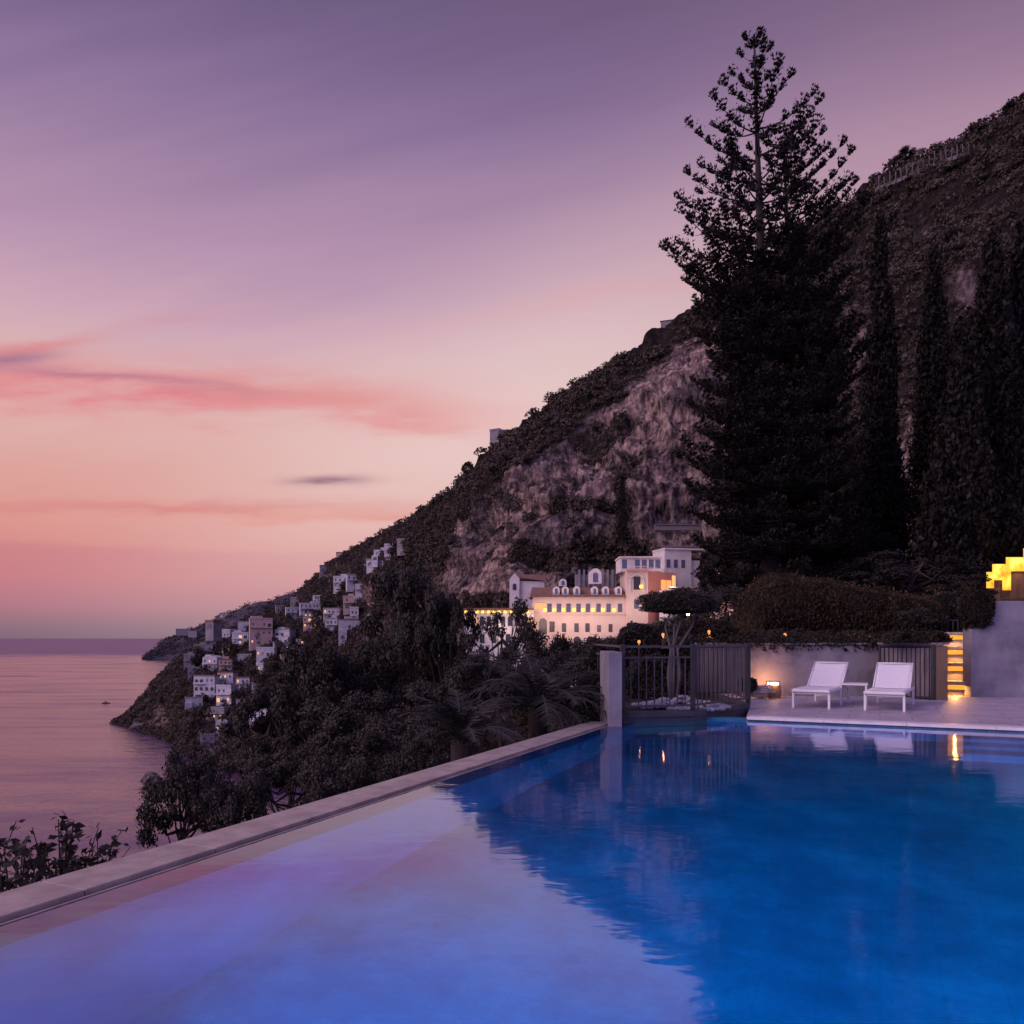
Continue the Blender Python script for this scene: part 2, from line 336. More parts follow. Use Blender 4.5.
# ------------------------------------------------------------------ sky
def s2l(c): return tuple(((x/255)/12.92 if x <= 10 else (((x/255)+.055)/1.055)**2.4) for x in c)
SUN_AZ = R(-62); SUN_EL = R(6)          # azimuth measured from +Y towards +X
def world():
    w = bpy.data.worlds.new('World'); scn.world = w; w.use_nodes = True
    nt = w.node_tree; nt.nodes.clear(); L = nt.links
    out = N(nt, 'OutputWorld'); bg = N(nt, 'Background'); bg.inputs[1].default_value = 1
    tc = N(nt, 'TexCoord'); sp = N(nt, 'SeparateXYZ'); L.new(tc.outputs['Generated'], sp.inputs[0])
    def mth(op, a, b=None, c=None, clamp=False):
        n = N(nt, 'Math', operation=op); n.use_clamp = clamp
        for i, x in enumerate((a, b, c)):
            if x is None: continue
            if isinstance(x, (int, float)): n.inputs[i].default_value = x
            else: L.new(x, n.inputs[i])
        return n.outputs[0]
    X, Y, Z = sp.outputs
    Yc = mth('MAXIMUM', Y, .05)
    px = mth('DIVIDE', X, Yc); pz = mth('DIVIDE', Z, Yc)           # gnomonic direction coordinates
    # soft long streaks tilt up to the right
    tilt = mth('SUBTRACT', pz, mth('MULTIPLY', px, .22))
    cmb = N(nt, 'CombineXYZ'); L.new(mth('MULTIPLY', px, 1.1), cmb.inputs[0]); L.new(mth('MULTIPLY', tilt, 9.0), cmb.inputs[1])
    st = N(nt, 'TexNoise', i_Scale=1.6, i_Detail=5.0, i_Roughness=.6); L.new(cmb.outputs[0], st.inputs['Vector'])
    stn = mth('SUBTRACT', st.outputs[0], .5)
    zz = mth('ADD', Z, mth('MULTIPLY', stn, mth('MULTIPLY', mth('MINIMUM', mth('ABSOLUTE', Z), .4), .17)))
    # lower on the right edge is hazier/mauver
    def el(k): return math.sin(math.atan(k/F))
    stops = [(0, (118, 92, 116)), (8, (130, 98, 120)), (28, (172, 112, 130)), (52, (196, 120, 132)), (78, (204, 126, 132)), (84, (214, 140, 136)), (110, (219, 152, 145)),
             (150, (220, 163, 156)), (195, (222, 176, 172)), (240, (218, 180, 180)), (290, (205, 166, 182)), (350, (184, 148, 176)),
             (420, (165, 134, 166)), (500, (140, 115, 154)), (580, (120, 99, 139)), (640, (108, 90, 126))]
    rp = nt.nodes.new('ShaderNodeValToRGB'); els = rp.color_ramp.elements
    while len(els) < len(stops)+1: els.new(.5)
    for e, (k, c) in zip(els, stops): e.position = min(1, el(k)); e.color = (*s2l(c), 1)
    els[len(stops)].position = 1; els[len(stops)].color = (*s2l((128, 116, 168)), 1)
    L.new(zz, rp.inputs[0])
    col = rp.outputs[0]
    def mix(fac, a, c, mode='MIX'):
        n = N(nt, 'MixRGB', blend_type=mode)
        if isinstance(fac, (int, float)): n.inputs[0].default_value = fac
        else: L.new(fac, n.inputs[0])
        L.new(a, n.inputs[1])
        if isinstance(c, tuple): n.inputs[2].default_value = (*c, 1)
        else: L.new(c, n.inputs[2])
        return n.outputs[0]
    def gauss(cx, cz, sx, sz, slope=0.0, warp=0.0):
        cx = (cx-512)/F; cz = (HZ-cz)/F; sx /= F; sz /= F
        dx = mth('SUBTRACT', px, cx)
        dz = mth('SUBTRACT', mth('SUBTRACT', pz, cz), mth('MULTIPLY', dx, slope))
        if warp: dz = mth('ADD', dz, mth('MULTIPLY', mth('SUBTRACT', cl.outputs[0], .5), warp/F))
        a = mth('POWER', mth('DIVIDE', mth('ABSOLUTE', dx), sx), 2.0); b = mth('POWER', mth('DIVIDE', mth('ABSOLUTE', dz), sz), 2.0)
        return mth('EXPONENT', mth('MULTIPLY', mth('ADD', a, b), -1.0))
    cmb2 = N(nt, 'CombineXYZ'); L.new(mth('MULTIPLY', px, 5), cmb2.inputs[0]); L.new(mth('MULTIPLY', pz, 26), cmb2.inputs[1])
    cl = N(nt, 'TexNoise', i_Scale=1.0, i_Detail=4.0, i_Roughness=.6); L.new(cmb2.outputs[0], cl.inputs['Vector'])
    # warm bright glow over the slope, mauve warm shift on the right
    col = mix(mth('MULTIPLY', gauss(540, 400, 320, 130, .45), .75), col, s2l((236, 208, 204)))
    col = mix(mth('MULTIPLY', gauss(940, 180, 330, 150, .3), .5), col, s2l((184, 142, 160)))
    col = mix(mth('MULTIPLY', gauss(1000, -20, 420, 110, .1), .3), col, s2l((126, 98, 112)))
    col = mix(mth('MULTIPLY', gauss(620, 290, 170, 14, .2, 60), .35), col, s2l((220, 165, 168)))
    # clouds
    fr = mth('MULTIPLY', cl.outputs[0], 1.9)
    def cloud(c, amt, *g, **k):
        nonlocal col
        f = mth('MULTIPLY', mth('MULTIPLY', gauss(*g, **k), fr), amt, clamp=True)
        col = mix(f, col, s2l(c))
    cloud((224, 134, 140), 1.0, 120, 386, 300, 24, slope=-.07, warp=70)
    cloud((226, 150, 148), .8, 330, 400, 110, 16, slope=-.12, warp=60)
    cloud((218, 132, 138), .9, 20, 352, 70, 7, slope=.18, warp=26)
    cloud((176, 120, 142), .75, 120, 378, 130, 6, slope=-.09, warp=34)
    cloud((150, 110, 140), .8, 12, 360, 46, 6, slope=.1, warp=20)
    cloud((206, 150, 165), .5, 170, 320, 60, 6, slope=.12, warp=30)
    cloud((150, 112, 130), .95, 327, 480.5, 38, 5, slope=.04, warp=22)
    cloud((216, 138, 136), .9, 120, 508, 260, 6, slope=.0, warp=40)
    cloud((225, 160, 150), .8, 380, 515, 220, 5, slope=.0, warp=40)
    # unseen sky behind the camera, brightened blue-violet to fill the deck and hill
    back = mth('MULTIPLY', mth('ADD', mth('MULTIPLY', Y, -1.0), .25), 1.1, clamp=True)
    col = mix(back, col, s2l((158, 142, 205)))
    below = mth('MULTIPLY', Z, -12.0, clamp=True)
    col = mix(below, col, s2l((70, 58, 80)))
    sky = N(nt, 'TexSky', sky_type='NISHITA'); sky.sun_disc = False; sky.sun_elevation = R(-1.0) if False else SUN_EL; sky.sun_rotation = SUN_AZ
    col = mix(.002, col, sky.outputs[0], 'ADD')
    L.new(col, bg.inputs[0]); L.new(bg.outputs[0], out.inputs[0])
    w.cycles.sampling_method = 'MANUAL'; w.cycles.sample_map_resolution = 256
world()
sd = bpy.data.lights.new('afterglow_sun', 'SUN'); sd.energy = 1.9; sd.angle = R(38); sd.color = (1, .68, .7)
so = bpy.data.objects.new('afterglow_sun', sd); COL.objects.link(so)
dirv = Vector((math.sin(R(-118))*math.cos(R(30)), math.cos(R(-118))*math.cos(R(30)), math.sin(R(30))))
so.rotation_euler = dirv.to_track_quat('Z', 'Y').to_euler(); so.location = (0, 0, 40)

def lamp(name, kind, loc, energy, color, size=.3, rot=None, sy=None, parent=None):
    d = bpy.data.lights.new(name, kind); d.energy = energy; d.color = color
    if kind == 'AREA':
        d.size = size
        if sy: d.shape = 'RECTANGLE'; d.size_y = sy
    else: d.shadow_soft_size = size
    o = bpy.data.objects.new(name, d); COL.objects.link(o); o.location = loc
    if rot: o.rotation_euler = rot
    if parent: o.parent = parent
    return o

# ------------------------------------------------------------------ sea
s = 30000
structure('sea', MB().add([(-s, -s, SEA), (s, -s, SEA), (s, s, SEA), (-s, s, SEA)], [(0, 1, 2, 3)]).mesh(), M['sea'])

# ------------------------------------------------------------------ hillside
TAB = [
 (115, (724,724,723.5,723,722.6,722), (563,565,567,569,571,573)),
 (127, (728,726,723,720,717,715), (545,550,556,562,568,575)),
 (140, (732,727,720,713,707,702), (520,528,538,548,558,570)),
 (152, (736,727,716,705,696,687), (500,515,530,545,560,580)),
 (170, (744,728,712,696,680,665), (465,490,515,540,570,600)),
 (200, (768,740,715,690,665,643), (378,420,460,510,570,640)),
 (250, (778,745,712,680,648,618), (350,400,450,510,590,680)),
 (300, (788,745,705,670,633,597), (327,380,440,510,600,700)),
 (310, (788,745,700,665,622,578), (326,378,430,490,570,670)),
 (345, (792,740,695,650,600,552), (318,360,410,470,540,640)),
 (405, (800,740,685,630,575,521), (300,320,350,390,430,480)),
 (432, (806,740,682,625,560,503), (285,296,315,340,365,410)),
 (455, (815,740,680,620,550,487), (275,272,285,300,320,370)),
 (500, (830,740,672,600,522,442), (254,225,225,232,250,320)),
 (560, (850,740,670,598,492,398), (230,200,200,215,235,300)),
 (640, (860,740,665,595,470,345), (220,160,170,205,228,290)),
 (700, (860,740,665,595,450,305), (220,110,140,200,228,280)),
 (800, (860,740,650,590,420,235), (200,80,90,130,190,265)),
 (865, (800,690,640,588,390,188), (150,66,70,90,165,248)),
 (900, (760,665,632,585,370,164), (120,60,62,80,150,240)),
 (960, (760,655,625,575,350,140), (110,50,52,70,135,225)),
 (1024,(740,650,620,560,330,98), (90,45,48,60,120,210)),
 (1400,(740,640,600,480,240,-60), (90,45,50,60,110,180)),
]
def hillside():
    NU, NV = 900, 440
    px = np.concatenate([np.linspace(115, 1060, NU-60), np.linspace(1065, 1400, 60)])
    tp = np.array([t[0] for t in TAB]); py = np.array([t[1] for t in TAB], float); yy = np.array([t[2] for t in TAB], float)
    def smooth(a):                       # interpolate the rows over the columns, then soften the kinks
        o = np.stack([np.interp(px, tp, a[:, j]) for j in range(6)], 1)
        return o
    PY = smooth(py); YY = smooth(yy)
    # the back of the hill
    t = np.linspace(0, 5, NV-40)
    A = np.empty((NU, NV)); B = np.empty((NU, NV))
    for i in range(NU):
        a = np.interp(t, range(6), PY[i]); b = np.interp(t, range(6), YY[i])
        A[i, :NV-40] = a; B[i, :NV-40] = b
    Xw = (px[:, None]-512)/F*B; Yw = B.copy(); Zw = H-(A-HZ)/F*B
    for j in range(40):
        k = NV-40+j; q = (j+1)/40
        Yw[:, k] = YY[:, 5]*(1+.7*q); Xw[:, k] = (px-512)/F*YY[:, 5]*(1+.5*q)
        top = H-(PY[:, 5]-HZ)/F*YY[:, 5]
        Zw[:, k] = top-(top-SEA+2)*(q**1.3)*.55-1.5*min(1, q*6)
    gi = np.gradient(np.stack([Xw, Yw, Zw], -1), axis=0); gj = np.gradient(np.stack([Xw, Yw, Zw], -1), axis=1)
    nr = np.cross(gi, gj); nr /= np.linalg.norm(nr, axis=2, keepdims=True)+1e-9
    amp = np.clip((Yw-40)/160, .15, 1.3)*np.clip((px[:, None]-115)/90, .1, 1)
    D = np.zeros((NU, NV)); LB = np.zeros((NU, NV))
    Pq = np.stack([Xw, Yw, Zw], -1)
    fr = noise.fractal; 
    for i in range(NU):
        for j in range(NV):
            x, y, z = Pq[i, j]
            s1 = noise.noise((x*.022, y*.022, z*.02))
            s2 = fr((x*.12, y*.12, z*.05), .8, 2.1, 6)
            s3 = abs(noise.noise((x*.075, y*.075, z*.02)))
            vd = noise.voronoi((x*.1+s1, y*.1, z*.045+s2*.4))[0]
            D[i, j] = s1*4.5+s2*3.0-s3*3.2-min(.5, vd[1]-vd[0])*4.2+1.8
            LB[i, j] = noise.noise((x*.018+7, y*.018, z*.11+x*.01))+.6*noise.noise((x*.08, y*.08, z*.2))
    st = np.sin(Zw*.42+Xw*.03+2*np.sin(Yw*.03))*.9+np.clip(np.sin(Zw*.13+Xw*.05+1.5*np.sin(Xw*.04)), -.2, .5)*3.2
    fade = np.ones((NU, NV)); tt = np.linspace(0, 5, NV-40)
    fade[:, :NV-40] = np.clip((5-tt)/.6, .45, 1)[None]; fade[:, NV-40:] = .45
    disp = (D+st)*amp*fade
    Pq = Pq - nr*disp[..., None]*np.where((nr[..., 1] > 0)[..., None], 1, -1)*1.0
    v = Pq.reshape(-1, 3)
    ii, jj = np.meshgrid(np.arange(NU-1), np.arange(NV-1), indexing='ij')
    a = (ii*NV+jj).ravel(); f = np.stack([a, a+NV, a+NV+1, a+1], 1)
    me = np_mesh('hillside', v, f, True)
    # how rocky each spot is
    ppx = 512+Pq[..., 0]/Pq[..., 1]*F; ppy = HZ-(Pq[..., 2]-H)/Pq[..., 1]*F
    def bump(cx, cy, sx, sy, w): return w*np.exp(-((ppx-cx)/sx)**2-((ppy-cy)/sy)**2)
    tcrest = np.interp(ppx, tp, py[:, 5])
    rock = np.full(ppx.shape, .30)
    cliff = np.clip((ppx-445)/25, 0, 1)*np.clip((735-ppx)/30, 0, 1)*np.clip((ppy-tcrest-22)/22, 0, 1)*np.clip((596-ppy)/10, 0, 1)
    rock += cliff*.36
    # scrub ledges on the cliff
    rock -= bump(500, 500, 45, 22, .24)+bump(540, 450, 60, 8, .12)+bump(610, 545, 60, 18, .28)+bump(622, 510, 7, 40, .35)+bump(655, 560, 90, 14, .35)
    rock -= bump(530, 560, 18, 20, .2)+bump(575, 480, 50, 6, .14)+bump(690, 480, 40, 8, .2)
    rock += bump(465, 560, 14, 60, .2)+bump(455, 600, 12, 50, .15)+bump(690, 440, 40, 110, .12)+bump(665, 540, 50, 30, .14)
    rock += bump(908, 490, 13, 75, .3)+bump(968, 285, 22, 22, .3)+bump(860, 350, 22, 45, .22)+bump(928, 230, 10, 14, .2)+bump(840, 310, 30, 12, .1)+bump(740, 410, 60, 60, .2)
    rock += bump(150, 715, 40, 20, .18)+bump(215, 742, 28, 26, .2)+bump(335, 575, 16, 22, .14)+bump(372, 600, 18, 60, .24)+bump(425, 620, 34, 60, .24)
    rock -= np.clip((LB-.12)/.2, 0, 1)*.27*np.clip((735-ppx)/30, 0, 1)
    rock = np.clip(rock, 0, 1).ravel().astype(np.float32)
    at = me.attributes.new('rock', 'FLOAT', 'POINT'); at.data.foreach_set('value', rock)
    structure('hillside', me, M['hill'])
    return me, v, f, rock, ppx, ppy, Pq, nr
hill_me, hv, hf, hrock, hpx, hpy, hP, hnr = hillside()
bvh = BVHTree.FromPolygons([tuple(x) for x in hv.tolist()], hf.tolist())
def on_hill(px, py, default=300):
    d = Vector(((px-512)/F, 1, -(py-HZ)/F)).normalized()
    h = bvh.ray_cast(Vector((0, 0, H)), d, 5000)
    return h[0] if h[0] else P(px, py, default)

def hill_scrub():
    r = np.random.default_rng(3)
    vis = (hpx > 100) & (hpx < 1100)
    rk = hrock.reshape(hpx.shape)
    cs = []; sizes = []
    NU, NV = hpx.shape
    tries = 60000
    I = r.integers(0, NU-60, tries); J = r.integers(0, NV-34, tries)
    nz = np.array([noise.fractal(tuple(hP[i, j]*.05), .8, 2.0, 3) for i, j in zip(I, J)])
    keep = (rk[I, J]+nz*.16) < .375+(r.uniform(size=tries) < .05)*.25
    I, J = I[keep], J[keep]
    D = hP[I, J, 1]
    # even out per picture area: nearer ones are larger in the picture already
    keep = r.uniform(size=len(I)) < np.clip(.35+.65*(D/300), .3, 1)
    I, J = I[keep], J[keep]
    c = hP[I, J]; D = c[:, 1]
    rad = r.uniform(.6, 1.0, len(I))**-1*r.uniform(.8, 1.7, len(I))*np.clip(D/220, .5, 1.5)
    rad *= np.where(512+c[:, 0]/c[:, 1]*F > 700, 1.25, 1.0)
    n = 54
    d = r.normal(size=(len(I), n, 3)); d /= np.linalg.norm(d, axis=2, keepdims=True)
    d[..., 2] = np.abs(d[..., 2])*.9-.15; 
    pts = c[:, None]+d*(rad[:, None, None]*r.uniform(.6, 1.05, (len(I), n, 1)))
    sz = np.repeat(rad*.33, n)
    me = shell_leaf_mesh('hillside_scrub', pts.reshape(-1, 3), d.reshape(-1, 3), sz, r)
    o = link('hillside_scrub', me, M['scrub'])
    tag(o, 'dark evergreen scrub covering the steep hillside above the terrace and village', 'scrub', kind='stuff')
hill_scrub()

# far headland
def headland():
    cols = [(136,663,2000,662),(142,660,2050,659),(150,661,2050,652),(160,661,2050,643),(169,661,2050,637),(182,662,2000,632),(200,664,1950,626),(229,668,1900,612),(250,672,1850,606),
            (273,674,1800,600),(303,676,1750,590),(350,680,1700,560),(420,690,1650,530)]
    xs = np.linspace(136, 420, 260); NVv = 60
    cp = np.array(cols, float)
    sh = np.interp(xs, cp[:, 0], cp[:, 1]); cr = np.interp(xs, cp[:, 0], cp[:, 3])
    v = []
    for i, x in enumerate(xs):
        Y0 = (H-SEA)*F/(sh[i]-HZ)
        for j in range(NVv+12):
            q = min(1, j/(NVv-1)); Y = Y0+q*(120+380*min(1, (x-136)/60))
            py = sh[i]+2+(cr[i]-sh[i]-2)*q**.8
            p = P(x, py, Y)
            n_ = noise.fractal((p.x*.01, p.y*.01, p.z*.015), .9, 2, 5)
            p.z += n_*9*min(1, (x-136)/25)*q; p.y += noise.noise((p.x*.02, p.z*.02, 3))*30*q
            if j >= NVv:
                b = (j-NVv+1)/12; p.y += 500*b; p.z -= (p.z-SEA+5)*b
            v.append(tuple(p))
    n = NVv+12
    ii, jj = np.meshgrid(np.arange(len(xs)-1), np.arange(n-1), indexing='ij'); a = (ii*n+jj).ravel()
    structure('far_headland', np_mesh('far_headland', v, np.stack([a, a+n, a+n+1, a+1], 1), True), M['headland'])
    r = np.random.default_rng(8); va = np.array(v).reshape(len(xs), n, 3)
    I = r.integers(8, len(xs), 1800); J = r.integers(12, NVv, 1800); c = va[I, J]
    rad = r.uniform(3, 8, len(I)); d = r.normal(size=(len(I), 20, 3)); d[..., 2] = np.abs(d[..., 2])*.7
    d /= np.linalg.norm(d, axis=2, keepdims=True)
    me = leaf_mesh('headland_scrub', (c[:, None]+d*rad[:, None, None]).reshape(-1, 3), np.repeat(rad*.5, 20), r, aspect=.8)
    tag(link('headland_scrub', me, M['scrub2']), 'hazy bluish scrub along the crest of the far headland', 'scrub', kind='stuff')
headland()

# shore rocks
def rock(name, px, py, Y, sx, sz, label, cat='rock', mat=None, seed=0):
    import bmesh
    bm = bmesh.new(); bmesh.ops.create_icosphere(bm, subdivisions=4, radius=1)
    for v in bm.verts:
        n_ = noise.fractal(v.co*1.6+Vector((seed, 0, 0)), .8, 2, 5)
        v.co *= 1+.35*n_; v.co.x *= sx; v.co.y *= sx*.8; v.co.z *= sz
    me = bpy.data.meshes.new(name); bm.to_mesh(me); bm.free()
    o = link(name, me, mat or M['pale_rock']); o.location = P(px, py, Y)
    return tag(o, label, cat)
rock('sea_rock', 151, 781, 341, 4.0, 3.2, 'small dark sea rock just off the shore below the village', seed=4)
rock('sea_rock', 141, 727, 530, 7, 3, 'low dark rock ledge at the tip of the near cape', seed=9)

# ------------------------------------------------------------------ houses
def glaze(lit): return M['lit_window'] if lit else M['glass']
def window(parent, x, y, z, w, h, mat, axis='y', arched=False, depth=.06):
    mb = MB()
    if axis == 'y': 
        if arched:
            pts = [(x-w/2, z), (x+w/2, z)]+[(x+w/2*math.cos(t), z+h-w/2+w/2*math.sin(t)) for t in np.linspace(0, math.pi, 7)]
            vs = [(a, y-depth, b) for a, b in pts]+[(a, y+.02, b) for a, b in pts]; n = len(pts)
            mb.add(vs, [tuple(range(n)), tuple(range(n, 2*n))[::-1]]+[(i, i+n, (i+1) % n+n, (i+1) % n) for i in range(n)])
        else: mb.box(x-w/2, x+w/2, y-depth, y+.02, z, z+h)
    else: mb.box(x-.02 if depth > 0 else x, x+depth, y-w/2, y+w/2, z, z+h)
    return mb.obj('window', mat, parent)

GR_H = 'houses of the village on the slope above the sea'
def house(px0, px1, pyt, pyb, label, mat='house_white', floors=2, cols=3, lit=(), yaw=None, roof='flat', name='village_house', arched=False, wing=None, cat='house', Y=None, chimney=False, group=None, tower=False):
    base = on_hill((px0+px1)/2, pyb) if Y is None else P((px0+px1)/2, pyb, Y)
    D = base.y-2
    w = (px1-px0)/F*D*.95; h = (pyb-pyt)/F*D
    if yaw is None: yaw = R(-10)+R(random.uniform(-22, 22))
    az = math.atan2(base.x, base.y)
    t = thing(name, label, cat, (base.x, base.y-.6, base.z), yaw-az*.6, group)
    dep = max(5, w*.8)
    wall = MB().box(-w/2, w/2, 0, dep, -4, h)
    if random.random() < .45 and floors > 1 and w > 6:
        a_ = random.uniform(-.45, .05)*w; wall.box(a_, a_+w*random.uniform(.3, .5), 1.6, dep-.3, h-.5, h+2.2)
    if wing:                                   # a lower front block with its terrace
        ww, wh, side = wing
        x0 = -w/2 if side < 0 else w/2-w*ww
        wall.box(x0-.3, x0+w*ww, -2.4, 0.03, -4, h*wh)
    mt = M[mat]
    wo = wall.obj('wall', mt, t)
    if roof == 'flat':
        rf = MB().box(-w/2-.15, w/2+.15, -.15, dep+.15, h, h+.18)
        rf.box(-w/2-.15, w/2+.15, -.15, .1, h+.18, h+.8).box(-w/2-.15, -w/2+.1, .1, dep+.15, h+.18, h+.8).box(w/2-.1, w/2+.15, .1, dep+.15, h+.18, h+.8)
        ro = rf.obj('roof', random.choice((mt, mt, mt, M['roof_grey'], M['tiles'])), t)
    elif roof == 'gable':
        rh = w*.22
        rf = MB().add([(-w/2-.3, -.3, h), (w/2+.3, -.3, h), (w/2+.3, dep+.3, h), (-w/2-.3, dep+.3, h), (-w/2-.3, dep/2, h+rh), (w/2+.3, dep/2, h+rh)],
                      [(0,1,5,4),(2,3,4,5),(1,2,5),(3,0,4),(3,2,1,0)])
        ro = rf.obj('roof', M['tiles'], t)
    else:                                      # low vault
        pts = [(-w/2*math.cos(a), h+w*.16*math.sin(a)) for a in np.linspace(0, math.pi, 9)]
        n = len(pts); rf = MB().add([(a, 0, b) for a, b in pts]+[(a, dep, b) for a, b in pts], [tuple(range(n))[::-1], tuple(range(n, 2*n))]+[(i, i+1, i+1+n, i+n) for i in range(n-1)])
        ro = rf.obj('roof', mt, t)
    if chimney: MB().box(w*.2, w*.2+.6, dep*.4, dep*.4+.6, h+.1, h+1.6).obj('chimney', mt, ro)
    fh = h/floors
    for f_ in range(floors):
        for c in range(cols):
            x = -w/2+w*(c+.5)/cols
            k = f_*cols+c
            y = 0
            if wing:
                ww, wh, side = wing
                ins = (x < -w/2+w*ww) if side < 0 else (x > w/2-w*ww)
                if ins and (f_+1)*fh <= h*wh+.2: y = -2.4
                elif ins and f_*fh+fh*.25 < h*wh: continue
            if k not in lit and random.random() < .12: continue
            big = arched and f_ < floors-1 or random.random() < .15
            window(t, x+random.uniform(-.3, .3), y, f_*fh+fh*(.1 if big else .3), min(2.2 if big else .95, w/cols*(.6 if big else .36)), min(2.3 if big else 1.5, fh*(.6 if big else .42)), glaze(True) if k in lit or random.random() < .05 else M['glass'] if random.random() < .6 else M['shutter'], arched=arched)
    if floors > 1 and w > 5:
        b_ = MB(); fz = fh*random.choice(range(1, floors)); b_.box(-w/2+.2, w/2*random.choice((.1, 1))-.1, -1.3, -.02, fz-.15, fz).box(-w/2+.2, w/2*.1, -1.3, -1.2, fz+.01, fz+.85)
        b_.obj('balcony', mt, t)
    return t, base, D
